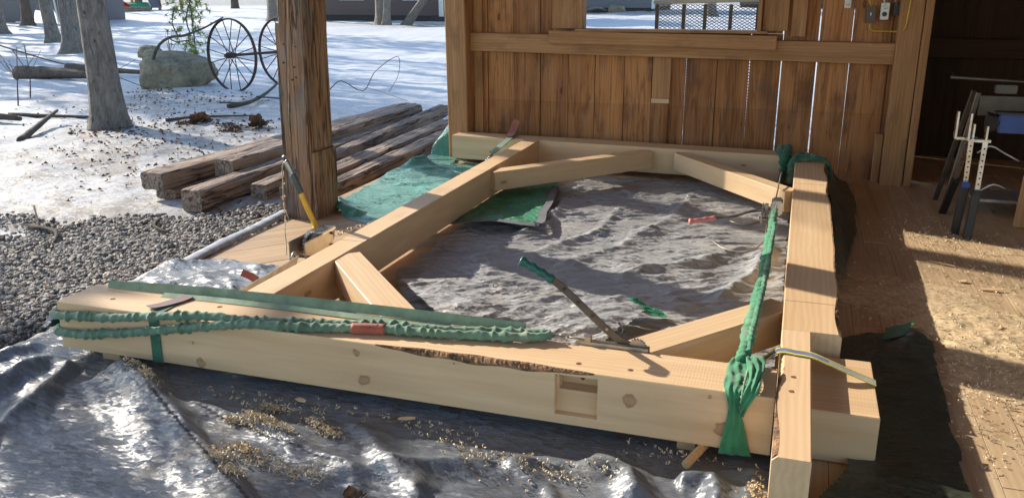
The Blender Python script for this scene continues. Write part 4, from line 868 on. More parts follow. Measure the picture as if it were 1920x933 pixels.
tube('cable', [(-.088, 5.86, .25), (-.080, 6.2, .27), (-.072, 6.7, .29), (-.068, 7.43, .13)], .0045, M_cable, w2, step=.06, seg=6)
link_chain('chain', [(-.072, 7.40, .15), (-.07, 7.30, .175), (-.072, 7.20, .20)], .03, M_rust, w2)
hook((-.075, 5.70, .25), (0, -1, 0), .07, M_steel, w2)
tube('cable_tail', [(-.12, 5.66, .17), (-.13, 5.45, .10), (-.22, 5.30, .065), (-.36, 5.36, .06), (-.45, 5.52, .06)], .004, M_cable, w2, step=.04, seg=6)
# left puller with yellow handle
w3 = empty('cable_puller', (-2.62, 4.35, .1)); tag(w3, 'steel cable puller with a yellow lever standing beside the left timber', 'puller')
box('frame_plate', (-2.70, -2.692, 4.10, 4.42, .13, .25), M_steel, w3, .003); box('frame_plate', (-2.60, -2.592, 4.10, 4.42, .13, .25), M_steel, w3, .003); box('cover', (-2.695, -2.585, 4.29, 4.45, .245, .262), M_zinc, w3, .005)
ratchet_wheel((-2.665, 4.27, .195), (1, 0, 0), .07, .02, M_steel, w3, 22); ratchet_wheel((-2.62, 4.27, .195), (1, 0, 0), .065, .02, M_dsteel, w3, 22)
v, f = cyl_geo((-2.66, 4.27, .195), (-2.62, 4.27, .195), .045, seg=16); obj('spool', v, f, M_cable, w3)
for yy, zz in ((4.13, .16), (4.39, .16), (4.40, .23)): v, f = cyl_geo((-2.712, yy, zz), (-2.58, yy, zz), .009, seg=8); obj('bolt', v, f, M_dsteel, w3)
tube('lever', [(-2.690, 4.36, .185), (-2.735, 4.455, .25), (-2.785, 4.455, .37), (-2.822, 4.457, .46)], .0165, M_yellowgrip, w3, step=.02, seg=10)
tube('grip', [(-2.815, 4.457, .445), (-2.845, 4.458, .515), (-2.865, 4.459, .56)], .0205, M_darkgrip, w3, step=.012, seg=12)
tube('grip_end', [(-2.862, 4.459, .552), (-2.885, 4.459, .60), (-2.905, 4.459, .64)], .0185, M_steel, w3, step=.01, seg=12)
v, f = ring_geo((-2.912, 4.459, .652), (0, 1, .2), .016, .005, 18, 6); obj('end_ring', v, f, M_steel, w3)
hook((-2.645, 4.42, .19), (.1, 1, .1), .10, M_steel, w3); link_chain('chain', [(-2.60, 4.50, .20), (-2.55, 4.58, .215), (-2.50, 4.66, .22)], .035, M_steel, w3)
tube('cable', [(-2.49, 4.66, .22), (-2.47, 5.4, .225), (-2.45, 6.4, .235), (-2.43, 6.72, .245)], .004, M_cable, w3, step=.1, seg=6); link_chain('chain', [(-2.43, 6.70, .245), (-2.45, 6.85, .255), (-2.47, 6.98, .262)], .035, M_steel, w3)
hook((-2.645, 4.10, .17), (.15, -1, 0), .09, M_steel, w3)
wb = ribbon('pull_strap', [(-2.600, 4.02, .165), (-2.57, 3.8, .175), (-2.535, 3.5, .19), (-2.50, 3.2, .205), (-2.50, 3.127, .21)], .075, .004, M_sgrey, None, step=.1, side=(.35, 0, 1)); tag(wb, 'pale webbing strap from the yellow lever puller down to the foreground beam', 'strap')
rt_ = ribbon('tag_flap', [(-2.585, 3.62, .185), (-2.615, 3.60, .215), (-2.65, 3.58, .235)], .05, .003, M_red, wb, side=(0, 1, .2), step=.01); rt_['label'] = 'small red tag'
stg = tube('string', [(-2.912, 4.455, .645), (-2.925, 4.445, .60), (-2.93, 4.445, .5), (-2.936, 4.445, .4), (-2.932, 4.445, .30), (-2.942, 4.445, .20), (-2.94, 4.445, .11), (-2.945, 4.445, .045)], .0035, M_rope, step=.02, seg=6, ruffle=.25, kf=160); tag(stg, 'frayed string dangling from the end of the yellow lever', 'string')
tube('knot', [(-2.928, 4.45, .32), (-2.912, 4.44, .30), (-2.905, 4.44, .275), (-2.92, 4.44, .26), (-2.936, 4.445, .27)], .0035, M_rope, stg, step=.01, seg=6)
st2 = tube('string', [(-3.345, 5.362, 1.9), (-3.42, 5.358, 1.0), (-3.44, 5.355, .68), (-3.435, 5.35, .62)], .0025, M_rope, step=.08, seg=5); tag(st2, 'thin string hanging down the face of the barn post', 'string')
fs = empty('back_strap', (-2.5, 7.5, .28)); tag(fs, 'grey green strap with a red tag hooked over the back beam', 'strap')
ribbon('webbing', [(-2.475, 6.98, .262), (-2.49, 7.2, .272), (-2.51, 7.45, .280), (-2.525, 7.62, .284), (-2.55, 7.85, .280)], .055, .010, M_sling, fs, step=.05, side=(1, .1, 0))
ribbon('tag', [(-2.545, 7.62, .294), (-2.555, 7.74, .300), (-2.57, 7.86, .325), (-2.575, 7.93, .37), (-2.565, 7.955, .40)], .07, .004, M_red, fs, step=.02, side=(1, .1, 0))

# ================================================================ SHAVINGS, SAWDUST, CHIPS
def curls(n, centres, seed, hfun, size=(.012, .03)):
    rr = random.Random(seed); V = []; Fq = []
    for i in range(n):
        cx_, cy_, sx, sy, th, hh = rr.choice(centres); a, b = rr.gauss(0, 1)*sx, rr.gauss(0, 1)*sy
        x = cx_+a*math.cos(th)-b*math.sin(th); y = cy_+a*math.sin(th)+b*math.cos(th)
        fall = max(0, 1-(a/sx/2)**2-(b/sy/2)**2); z0 = float(hfun(np.array(x), np.array(y)))+.002+rr.random()*hh*fall
        L = rr.uniform(*size); r = rr.uniform(.003, .008); w = rr.uniform(.0025, .006); t0 = rr.uniform(0, 6.28); az = rr.uniform(0, 6.28); el = rr.uniform(-.4, .6); k = len(V); nn = 7; tot = rr.uniform(2, 7)
        dx_, dy_ = math.cos(az), math.sin(az)
        for j in range(nn):
            q = j/(nn-1); ang_ = t0+tot*q; ax_ = (q-.5)*L; px_ = x+dx_*ax_-dy_*r*math.cos(ang_); py_ = y+dy_*ax_+dx_*r*math.cos(ang_); pz_ = z0+r+r*math.sin(ang_)+ax_*math.sin(el)*.3
            V.append((px_, py_, max(pz_, z0))); V.append((px_+dx_*w, py_+dy_*w, max(pz_, z0)+w*.4))
        for j in range(nn-1): Fq.append((k+2*j, k+2*j+1, k+2*j+3, k+2*j+2))
    return V, Fq
piles = [(-1.95, 2.60, .035, .02, .2, .02), (-1.87, 2.575, .05, .02, -.2, .025), (-1.79, 2.54, .05, .022, -.1, .025), (-1.99, 2.565, .02, .015, 0, .01), (-1.80, 2.355, .05, .025, -.1, .03), (-1.68, 2.32, .06, .02, -.2, .025), (-1.52, 2.30, .06, .03, .1, .03), (-1.86, 2.28, .03, .05, .4, .02), (-1.85, 2.40, .03, .01, 0, .01), (-1.75, 2.21, .02, .02, 0, .02), (-2.68, 2.80, .02, .05, .7, .02), (-2.5, 2.68, .02, .06, .9, .02), (-1.68, 2.64, .04, .02, -.3, .02), (-1.6, 2.60, .035, .015, -.2, .015), (-1.92, 2.70, .04, .015, 0, .008)]
v, f = curls(1200, piles, 3, front_h); o = obj('wood_shavings', v, f, M_shav, origin=(0, 0, 0)); tag(o, 'curled wood shavings scattered in small heaps on the silver tarp', 'shavings', kind='stuff')
piles2 = [(-.95, 2.62, .10, .03, .1, .004), (-.8, 2.55, .12, .04, .2, .004), (-.65, 2.60, .10, .03, .2, .006), (-1.15, 2.70, .10, .03, -.2, .003), (-.3, 2.85, .12, .03, 0, .003), (-.02, 2.62, .03, .05, 0, .01), (-.03, 2.5, .03, .04, 0, .01), (-1.6, 2.78, .3, .02, 0, .003), (-2.0, 2.72, .2, .02, 0, .003)]
v, f = curls(500, piles2, 4, front_h, (.006, .016)); o = obj('wood_crumbs', v, f, M_shav, origin=(0, 0, 0)); tag(o, 'fine pale wood crumbs dusted over the tarp beside the beam', 'wood crumbs', kind='stuff')
def sd_h(X, Y):
    dpt = .016*np.exp(-((X-.82)/.28)**2-((Y-4.62)/.42)**2)+.02*np.exp(-((X-1.02)/.26)**2-((Y-4.15)/.45)**2)+.014*np.exp(-((X-.5)/.18)**2-((Y-4.95)/.25)**2)
    return dpt*(1+.9*fbm(X, Y, 7, 4, 2))+.006*fbm(X, Y, 2.5, 3, 4)-.0045+.0025*fbm(X, Y, 30, 2, 6)
sdst = sheet('sawdust', np.arange(.30, 1.62, .011), np.arange(3.3, 5.7, .011), lambda X, Y: np.maximum(sd_h(X, Y), -.002)+.002, M_sawdust, lambda X, Y: (sd_h(X, Y) > -.0005)); tag(sdst, 'drift of pale sawdust on the floor right of the frame', 'sawdust', kind='stuff')
pl3 = [(.9, 4.5, .3, .5, 0, .003), (1.2, 5.6, .3, .4, 0, .002), (1.0, 6.2, .2, .3, 0, .002), (1.0, 4.0, .25, .3, 0, .004), (.95, 3.4, .2, .3, 0, .003)]
v, f = curls(1800, pl3, 8, lambda X, Y: np.maximum(sd_h(X, Y)+.002, 0), (.006, .022)); o = obj('floor_shavings', v, f, M_shav, origin=(0, 0, 0)); tag(o, 'loose shavings strewn over the sunlit floor planks', 'shavings', kind='stuff')
def chip(p, L, w, a, label, th=.004):
    v = [(-L/2, -w*.3, 0), (0, -w/2, .002), (L/2, -w*.1, .004), (L*.45, w*.25, .006), (0, w/2, .003), (-L*.45, w*.35, 0)]; v = v+[(x, y, z+th) for x, y, z in v]; n = 6
    f = [tuple(range(n-1, -1, -1)), tuple(range(n, 2*n))]+[(k, (k+1) % n, n+(k+1) % n, n+k) for k in range(n)]
    mt = Matrix.Rotation(a, 4, 'Z'); mt.translation = p; o = put('wood_chip', mesh('wood_chip', v, f, M_pine), None, mt); tag(o, label, 'wood chip', 'wood chips lying about'); return o
chip((.93, 5.62, .004), .16, .022, -.6, 'long white wood splinter on the sunlit floor, the brightest one'); chip((1.13, 5.18, .006), .13, .03, .05, 'flat tan wood chip on the sunlit floor beyond the sawdust')
chip((1.0, 5.29, .006), .05, .035, .3, 'small pale wood chip on the floor beside the flat tan one'); chip((-1.83, 2.78, .02), .06, .025, -.4, 'small pale chip on the tarp close under the foreground beam')
chip((-1.35, 2.77, .02), .07, .022, .2, 'wood chip on the tarp below the middle of the foreground beam'); chip((1.05, 4.55, .012), .06, .03, .9, 'small wood chip lying on the sawdust drift')

# ================================================================ SAWHORSES IN THE DARK CORNER
sh = empty('sawhorse', (1.6, 6.4, 0)); tag(sh, 'folding metal sawhorse with a blue top beam and black legs', 'sawhorse')
def leg(p_top, p_mid, p_bot, m_up=M_zinc, holes=True):
    up_l = beam('upper_leg', p_mid, p_top, .032, .022, m_up, sh, up=(0, -1, 0), ch=.002)
    d = (Vector(p_top)-Vector(p_mid))
    if holes:
        for k in range(7):
            c = Vector(p_mid)+d*(.2+.11*k)+Vector((0, -.0115, 0)); v, f = cyl_geo(c+Vector((0, -.0125, 0)), c+Vector((0, -.009, 0)), .006, seg=8); obj('adjust_hole', v, f, M_black, up_l)
    lo_l = beam('lower_leg', p_bot, p_mid, .05, .04, M_black, sh, up=(0, -1, 0), ch=.004); return lo_l
leg((1.12, 6.40, .66), (1.125, 6.41, .335), (1.105, 6.418, .0)); leg((1.195, 6.34, .66), (1.188, 6.335, .30), (1.165, 6.312, .0))
leg((1.13, 6.50, .66), (1.115, 6.72, .33), (1.105, 7.02, .0)); leg((2.35, 6.36, .66), (2.37, 6.34, .32), (2.39, 6.31, .0), holes=False); leg((2.33, 6.50, .66), (2.37, 6.72, .33), (2.40, 7.02, .0), holes=False)
for (x, y) in ((1.10, 6.40), (1.165, 6.32)):
    v, f = merge([box_geo(x-.075, x+.055, y-.03, y+.03, .655, .672), box_geo(x-.085, x-.073, y-.03, y+.03, .66, .84), box_geo(x+.02, x+.032, y-.028, y+.028, .672, .76)]); obj('top_bracket', v, f, M_zinc, sh)
box('top_beam', (1.255, 2.6, 6.33, 6.43, .715, .835), M_blue, sh, .008); box('beam_lip', (1.24, 2.6, 6.325, 6.435, .836, .850), M_black, sh, .003)
v, f = tube_geo([(1.19, 6.38, .775), (1.24, 6.38, .775), (1.32, 6.38, .79)], lambda t: .085-.03*t, seg=8, flat=(.7, .85)); obj('end_cap', v, f, M_black, sh)
box('clamp_lock', (1.10, 1.15, 6.355, 6.395, .335, .375), M_blue, sh, .005); box('clamp_lock', (1.165, 1.21, 6.285, 6.325, .30, .335), M_black, sh, .005)
bk = empty('old_workbench', (1.5, 7.1, 0)); tag(bk, 'grey metal folding workbench standing behind the blue sawhorse', 'workbench')
tube('bench_rail', [(1.03, 6.98, 1.005), (1.5, 7.0, .985), (2.2, 7.0, .96)], .012, M_dsteel, bk, seg=8)
for (x, lean) in ((1.23, -.06), (1.72, .04)):
    beam('bench_leg', (x+lean*2, 7.05, 0), (x, 7.02, .90), .035, .03, M_dsteel, bk, up=(0, -1, 0)); beam('bench_leg', (x+lean*2, 7.45, 0), (x, 7.2, .90), .035, .03, M_dsteel, bk, up=(0, -1, 0))
box('bench_panel', (1.24, 1.72, 6.99, 7.01, .74, .88), M_dsteel, bk, .003); box('bench_shelf', (1.30, 1.72, 7.02, 7.4, .10, .12), M_boxmetal, bk, .003); box('rail_clamp', (1.33, 1.47, 6.98, 7.04, .90, .96), M_dsteel, bk, .006)
pn = beam('leaning_panel', (1.60, 6.72, 0), (1.66, 6.80, .80), .16, .03, M_framew, None, up=(0, -1, 0), ch=.003); tag(pn, 'brown board standing upright right of the blue sawhorse', 'board')
for i, pts in enumerate(([(1.30, 7.1, .45), (1.36, 7.0, .52), (1.46, 7.02, .47), (1.56, 7.0, .42)], [(1.33, 6.95, .20), (1.40, 6.9, .26), (1.48, 6.92, .23)])):
    c_ = tube('bench_wire', pts, .006, M_white, bk, step=.03, seg=6)

# ================================================================ OUTDOORS
def gz(x, y): return float(gh(np.array(x), np.array(y)))
def trunk_geo(pts, rad, seg=14, rough=.06, seed=0, flare=.5):
    path = smooth_path(pts, .22); v = []; f = []; n = len(path); rr = random.Random(seed); ph = [rr.uniform(0, 6.28) for _ in range(6)]; s_ = 0
    for i, p in enumerate(path):
        if i: s_ += (p-path[i-1]).length
        t = i/(n-1); r = rad*(1-.75*t**1.2)*(1+flare*math.exp(-s_/.28))
        for k in range(seg):
            a = 2*math.pi*k/seg; q = 1+rough*(math.sin(3*a+ph[0]+s_*.4)+.6*math.sin(5*a+ph[1]-s_*.7)+.5*math.sin(2*a+s_*1.7+ph[2]))+flare*.5*math.exp(-s_/.2)*max(0, math.sin(5*a+ph[3]))
            v.append((p.x+math.cos(a)*r*q, p.y+math.sin(a)*r*q, p.z))
    for i in range(n-1):
        for k in range(seg): a = i*seg+k; b = i*seg+(k+1) % seg; f.append((a, b, b+seg, a+seg))
    f.append(tuple((n-1)*seg+k for k in range(seg))); return v, f
def crown_geo(h0, h1, spread, seed, n1=16, n2=5, n3=4, r0_=.07):
    rr = random.Random(seed); G = []
    def branch(p, d, L, r, lev):
        pts = [p]; q = p.copy(); dd = d.copy(); n = 4
        for k in range(n):
            dd = (dd+Vector((rr.gauss(0, .18), rr.gauss(0, .18), rr.gauss(.08, .12)))).normalized(); q = q+dd*L/n; pts.append(q.copy())
        G.append(tube_geo(pts, lambda t: r*(1-.8*t), seg=5 if lev < 2 else 3, caps=False))
        if lev < 2:
            for k in range(n2 if lev == 0 else n3):
                t = .25+.75*rr.random(); i = min(n-1, int(t*n)); b = pts[i].lerp(pts[i+1], t*n-i); ax = (dd+Vector((rr.gauss(0, .7), rr.gauss(0, .7), rr.gauss(.1, .4)))).normalized(); branch(b, ax, L*rr.uniform(.35, .6), r*.42, lev+1)
    for k in range(n1):
        t = (k+rr.random())/n1; z = h0+(h1-h0)*t; a = k*2.4+rr.uniform(-.4, .4); el = rr.uniform(.25, .9); L = spread*(1.15-.75*t)*rr.uniform(.7, 1.1)
        branch(Vector((0, 0, z)), Vector((math.cos(a)*math.cos(el), math.sin(a)*math.cos(el), math.sin(el))), L, r0_*(1.1-.7*t), 0)
    return merge(G)
CROWNS = [mesh('crown', *crown_geo(4.2, 13, 4.2, sd_), M_twig) for sd_ in (1, 2, 3)]
def bare_tree(x, y, r, label, H=13.5, lift=0., lean=(0, 0), seed=0, crown=True, m=M_bark, flare=.5, group='bare winter trees'):
    t = empty('bare_tree', (x, y, gz(x, y)-.05)); tag(t, label, 'tree', group)
    v, f = trunk_geo([(0, 0, 0), (lean[0]*.25, lean[1]*.25, H*.25), (lean[0]*.55+.1, lean[1]*.5, H*.5), (lean[0], lean[1], H)], r, seed=seed, flare=flare); 
    put('trunk', mesh('trunk', v, f, m, True), t, WORLD[t])
    if crown:
        mt = WORLD[t] @ Matrix.Translation((lean[0]*.5, lean[1]*.5, lift)) @ Matrix.Rotation(seed*1.3, 4, 'Z') @ Matrix.Scale(H/13.5, 4); put('crown', CROWNS[seed % 3], t, mt)
    return t
t1 = bare_tree(-8.72, 9.30, .185, 'thick grey tree trunk with dark spots, nearest the gravel', lean=(-.5, .2), seed=1, flare=.55, lift=3.2, H=15)
bare_tree(-18.55, 18.9, .27, 'grey tree trunk just left of and behind the spotted one', seed=2, lean=(-.3, 0)); bare_tree(-23.1, 22.7, .20, 'slim pale tree trunk in front of the grey shelter', seed=3, lean=(-1.6, .3)); bare_tree(-31.0, 27.6, .42, 'tree trunk cut off by the left edge of the photo', seed=4)
bare_tree(-26.6, 40.9, .36, 'flared grey tree trunk just left of the barn post top', seed=5); bare_tree(-18.95, 37.9, .24, 'straight tree trunk in front of the brown house', seed=6); bare_tree(-18.35, 37.3, .17, 'second trunk grown close beside the straight one by the brown house', seed=7, lean=(.9, 0))
bare_tree(-17.75, 38.0, .24, 'strongly leaning grey tree trunk before the brown house', seed=8, lean=(9.5, 0), H=11., crown=False, flare=.25)
bare_tree(-9.45, 37.0, .16, 'thin tree trunk at the left edge of the window opening', seed=9, crown=False); bare_tree(-5.2, 52, .33, 'tree trunk seen through the wire mesh gate', seed=10)
bgp = [(-44, 62, .3), (-39, 60, .25), (-36, 66, .35), (-33, 58, .22), (-29, 62, .3), (-50, 58, .3), (-27, 70, .35), (-57, 55, .3), (-31.5, 52, .2), (-41, 72, .4), (-22.5, 47, .3), (-24, 52, .25), (-46, 50, .22)]
ORD = ('first', 'second', 'third', 'fourth', 'fifth', 'sixth', 'seventh', 'eighth', 'ninth', 'tenth', 'eleventh', 'twelfth', 'thirteenth')
bgp.sort(key=lambda q: q[0]/q[1])
for i, (x, y, r) in enumerate(bgp): bare_tree(x, y, r, 'far woods trunk behind the snow, %s from the left' % ORD[i], seed=11+i, m=(M_bark, M_bark2)[i % 2], flare=.2, group='far woods trunks')
off = [(-27, 19.6, .3), (-31, 22.8, .28), (-38, 28.5, .34), (-34, 26, .3), (-24, 18.0, .26), (-42, 32, .3), (-29, 21.2, .25), (-20.2, 15.4, .24), (-20.6, 17.2, .26), (-25.2, 19.4, .22), (-32.5, 27.4, .3), (-40, 34, .3)]
off.sort(key=lambda q: math.hypot(q[0], q[1]))
for i, (x, y, r) in enumerate(off): bare_tree(x, y, r, 'bare tree beyond the left edge of the photo, %s nearest the barn' % ORD[i], seed=31+i, group='trees beyond the left edge')
bare_tree(-13.2, 5.3, .16, 'smaller bare tree beyond the left edge nearest the gravel', H=8.5, seed=40, group='trees beyond the left edge')
def conifer_geo(h0, h1, spread, seed, n=900):
    rr = random.Random(seed); v = []; f = []
    for i in range(n):
        t = rr.random()**.8; z = h0+(h1-h0)*t; R_ = spread*(1-t)**.8+.15; a = rr.uniform(0, 6.28); d = R_*rr.random()**.5; z -= d*.25
        c = Vector((math.cos(a)*d, math.sin(a)*d, z)); L = rr.uniform(.3, .7); w = L*.45; o_ = Vector((math.cos(a), math.sin(a), rr.uniform(-.5, .2))).normalized(); sd_ = o_.cross(Vector((rr.gauss(0, .4), rr.gauss(0, .4), 1))).normalized(); k = len(v)
        v += [c-sd_*w/2, c+o_*L*.5-sd_*w*.3, c+o_*L, c+o_*L*.5+sd_*w*.3, c+sd_*w/2]; f.append((k, k+1, k+2, k+3, k+4))
    return v, f
for i, (x, y, h0, h1, sp_, lb) in enumerate(((-21.8, 15.9, 9.3, 15, 1.0, 'tall unseen pine added beyond the left edge to shade the barn window'), (-40, 36.5, 4, 17, 4.0, 'dark pine far off beyond the grey shelter'), (-35, 33, 5, 16, 3.2, 'dark pine beside the grey shelter, crown above the photo'), (-30, 19.5, 7, 15, 2.4, 'tall pine well beyond the left edge'), (-13.9, 6.4, 3.6, 8.2, 1.5, 'small sparse pine beyond the left edge nearest the gravel'))):  # first pine is added to block sun through the window opening
    t = empty('pine_tree', (x, y, gz(x, y))); tag(t, lb, 'tree', 'tall pines'); v, f = trunk_geo([(0, 0, 0), (0, 0, h1*.5), (0, 0, h1)], .22, seed=i); put('trunk', mesh('trunk', v, f, M_bark2, True), t, WORLD[t]); v, f = conifer_geo(h0, h1, sp_, 50+i, 170 if h1 < 9 else 900); put('crown', mesh('crown', v, f, M_dneedle), t, WORLD[t])
# small pine sapling
ps = empty('pine_sapling', (-13.37, 17.18, gz(-13.37, 17.18))); tag(ps, 'young pine sapling with yellow green needles left of the wagon wheel', 'sapling')
P0 = Vector(WORLD[ps].translation); tube('stem', [P0, P0+Vector((.0, 0, .8)), P0+Vector((-.05, 0, 2.2))], lambda t: .02*(1-.6*t), M_twig, ps, step=.1, seg=6)
rr_ = random.Random(5); v = []; f = []
for i in range(330):
    zz = rr_.uniform(.25, 2.4); a = rr_.uniform(0, 6.28); d = rr_.uniform(.05, .62)*(1 if zz > .9 else .8); c = P0+Vector((math.cos(a)*d-.1, math.sin(a)*d, zz+d*.1))
    if zz < 1.0 and rr_.random() < .45: continue
    for j in range(16):
        dv = Vector((rr_.gauss(0, 1), rr_.gauss(0, 1), rr_.gauss(.1, .8))).normalized()*rr_.uniform(.07, .13); s2_ = dv.orthogonal().normalized()*.009; k = len(v); v += [c-s2_, c+s2_, c+dv]; f.append((k, k+1, k+2))
obj('crown', v, f, M_needle, ps)
for i in range(9):
    a = i*.7+.3; zz = .5+.18*i; tube('twig', [P0+Vector((0, 0, zz)), P0+Vector((math.cos(a)*.3, math.sin(a)*.3, zz+.05)), P0+Vector((math.cos(a)*.6, math.sin(a)*.6, zz+.02))], .006, M_twig, ps, seg=5)
for i, (x, y, lb) in enumerate(((-22.2, 45, 'small green pine beside the brown house'), (-30.5, 57.5, 'low green shrub by the far treeline'))):
    t = empty('pine_shrub', (x, y, gz(x, y))); tag(t, lb, 'shrub'); v, f = conifer_geo(.3, 2.6, .9, 70+i, 260); put('crown', mesh('crown', v, f, M_needle), t, WORLD[t]); v, f = cyl_geo((0, 0, 0), (0, 0, 2), .04); put('stem', mesh('stem', v, f, M_bark2), t, WORLD[t])
# bent sapling, branches, logs, twigs
def stick(name, pts, r, label, cat, m=M_twig, extra=(), seed=0):
    o = tube(name, pts, lambda t: r*(1-.6*t), m, step=.1, seg=7, ruffle=.06, kf=11, seed=seed); tag(o, label, cat)
    for q in extra: tube('twig', q, r*.35, m, o, step=.1, seg=5)
    return o
stick('bent_sapling', [(-11.34, 13.1, -.16), (-11.25, 13.12, .1), (-11.08, 13.15, .55), (-10.82, 13.2, .76), (-10.5, 13.2, .80), (-10.1, 13.25, .93), (-9.7, 13.3, 1.12)], .035, 'bent bare sapling arching over the boulder toward the wheel', 'sapling', extra=([(-10.8, 13.2, .75), (-10.6, 13.1, .7), (-10.2, 13.0, .74)], [(-10.6, 13.2, .78), (-10.75, 13.25, 1.0), (-10.7, 13.3, 1.3)], [(-10.35, 13.2, .85), (-10.4, 13.2, 1.1), (-10.3, 13.3, 1.5)]))
def gp(x, y, dz=.02): return (x, y, gz(x, y)+dz)
stick('fallen_branch', [gp(-8.25, 11.2, .03), gp(-8.1, 11.5, .05), gp(-8.3, 12.3, .10), gp(-8.6, 13.2, .22), gp(-8.75, 13.7, .30)], .035, 'dark fallen branch on the snow below the wagon wheels', 'branch', extra=([gp(-8.1, 11.5, .05), gp(-8.5, 11.35, .05)], [gp(-8.2, 11.9, .08), gp(-7.8, 12.1, .05)]))
stick('fallen_log', [gp(-15.3, 14.0, .10), gp(-14.2, 13.9, .12), gp(-13.2, 13.8, .12)], .17, 'thick weathered log lying behind the spotted tree trunk', 'log', M_bark2); stick('fallen_log', [gp(-15.4, 15.4, .1), gp(-14.2, 15.1, .1), gp(-12.6, 14.6, .1)], .10, 'thinner dark log beyond the thick one, reaching the boulder', 'log', M_bark2)
stick('fallen_log', [gp(-11.0, 8.95, .06), gp(-10.5, 9.1, .07), gp(-10.15, 9.2, .06)], .08, 'short log at the left edge of the snow', 'log', M_bark2)
stick('broken_stick', [gp(-8.95, 8.05, .0), gp(-9.3, 8.7, .08), gp(-9.7, 9.4, .16)], .05, 'slanting broken stick left of the spotted tree foot', 'stick'); stick('fallen_branch', [gp(-10.8, 9.6), gp(-9.9, 9.7, .03), gp(-9.1, 9.9, .02)], .035, 'branch half in snow between the log and the spotted tree', 'branch')
stick('fallen_branch', [gp(-8.2, 9.75), gp(-7.9, 10.1, .03), gp(-7.3, 10.6, .02)], .022, 'thin stick on the snow right of the spotted tree', 'branch'); stick('fallen_branch', [gp(-14.9, 12.7, .9), gp(-13.0, 12.6, .5), gp(-11.9, 12.7, .3), gp(-11.2, 12.9, .05)], .018, 'long thin branch slanting down to the boulder', 'branch')
stick('fallen_branch', [gp(-5.55, 4.95, .03), gp(-5.2, 4.85, .06), gp(-5.0, 4.62, .03)], .022, 'brown stick lying on the gravel at the left edge', 'branch', extra=([gp(-5.4, 4.9, .05), gp(-5.7, 5.15, .12)],)); stick('fallen_branch', [gp(-4.75, 5.45, .03), gp(-4.6, 5.2, .05), gp(-4.35, 5.1, .03)], .016, 'small crooked stick on the gravel before the timber pile', 'branch')
stick('wire_tangle', [gp(-7.9, 13.7, .05), gp(-7.5, 13.4, .25), gp(-7.2, 13.6, .05), gp(-7.3, 14.3, .3), gp(-7.0, 14.6, .55), gp(-6.7, 14.0, .3), gp(-6.7, 13.6, .05)], .010, 'looping bare briar stem on the snow right of the barn post', 'briar', extra=([gp(-7.4, 13.5, .2), gp(-6.8, 13.2, .15), gp(-5.9, 12.6, .05)],))
for i, (x, y) in enumerate(((-9.9, 7.6), (-11.6, 10.5), (-10.9, 11.6), (-12.3, 11.4), (-13.1, 15.9))):
    rr_ = random.Random(i+60); a = rr_.uniform(0, 6); b0 = Vector(gp(x, y, -.02)); pts = [b0, b0+Vector((.05, .02, .4)), b0+Vector((rr_.uniform(-.3, .3), rr_.uniform(-.2, .2), .9))]
    stick('bare_shrub', pts, .012, ('thin bare shrub stems left edge near the gravel', 'bare upright twig between the logs and spotted tree', 'bare twigs rising beside the spotted tree', 'bare twigs in front of the thick log', 'bare twigs on the snow behind the small boulder')[i], 'shrub', extra=tuple([pts[1], pts[1]+Vector((rr_.uniform(-.4, .4), rr_.uniform(-.3, .3), rr_.uniform(.2, .5)))] for _ in range(5)))
def boulder(x, y, sx, sy, sz, seed, label):
    bm = bmesh.new(); bmesh.ops.create_icosphere(bm, subdivisions=4, radius=1); z0 = gz(x, y)
    P = np.array([v.co[:] for v in bm.verts]); n = perlin(P[:, 0]*1.1+5, P[:, 1]*1.1+P[:, 2]*.9, seed)*.28+perlin(P[:, 0]*2.7, P[:, 1]*2.7+P[:, 2]*2.3, seed+3)*.10+perlin(P[:, 0]*7, P[:, 2]*7+P[:, 1]*5, seed+6)*.05-.09*np.clip(ridged(P[:, 0]+P[:, 2]*.6, P[:, 1]-P[:, 2]*.4, 1.3, 2, seed+9)-.72, 0, 1)
    P = np.sign(P)*np.abs(P)**.74*(1+n)[:, None]*np.array([sx, sy, sz])
    for v, p in zip(bm.verts, P): v.co = (p[0], p[1], p[2]+sz*.62)
    me = bpy.data.meshes.new('boulder'); bm.to_mesh(me); bm.free(); me.materials.append(M_rock); me.polygons.foreach_set('use_smooth', [True]*len(me.polygons)); o = put('boulder', me, None, Matrix.Translation((x, y, z0-.03))); tag(o, label, 'boulder'); return o
boulder(-11.05, 13.6, .66, .55, .36, 2, 'large tan boulder lying in the snow beside the wagon wheel'); boulder(-16.0, 18.8, .33, .28, .20, 5, 'small boulder behind the large tan one')
# wagon wheels on their axle
ww = empty('wagon_wheels', (-9.5, 14.3, -.15)); tag(ww, 'pair of rusty iron wagon wheels on one axle standing in the snow', 'wheels')
c1 = Vector((-9.60, 13.30, .47)); c2 = Vector((-9.30, 14.45, .46)); axd = (c2-c1).normalized()
for c, Rw in ((c1, .625), (c2, .62)):
    v, f = ring_geo(c, axd, Rw, .016, 64, 8, hgt=.035); wh = obj('wheel_rim', v, f, M_rust, ww, True); v, f = cyl_geo(c-axd*.09, c+axd*.09, .055, .045, 14); obj('hub', v, f, M_rust, wh)
    u = axd.orthogonal().normalized(); w = axd.cross(u)
    for k in range(16): a = 2*math.pi*(k+.3)/16; d = u*math.cos(a)+w*math.sin(a); v, f = cyl_geo(c+d*.03+axd*.06*(1 if k % 2 else -1), c+d*Rw, .0085, seg=6); obj('spoke', v, f, M_rust, wh)
v, f = cyl_geo(c1-axd*.15, c2+axd*.15, .026, seg=10); obj('axle', v, f, M_rust, ww)
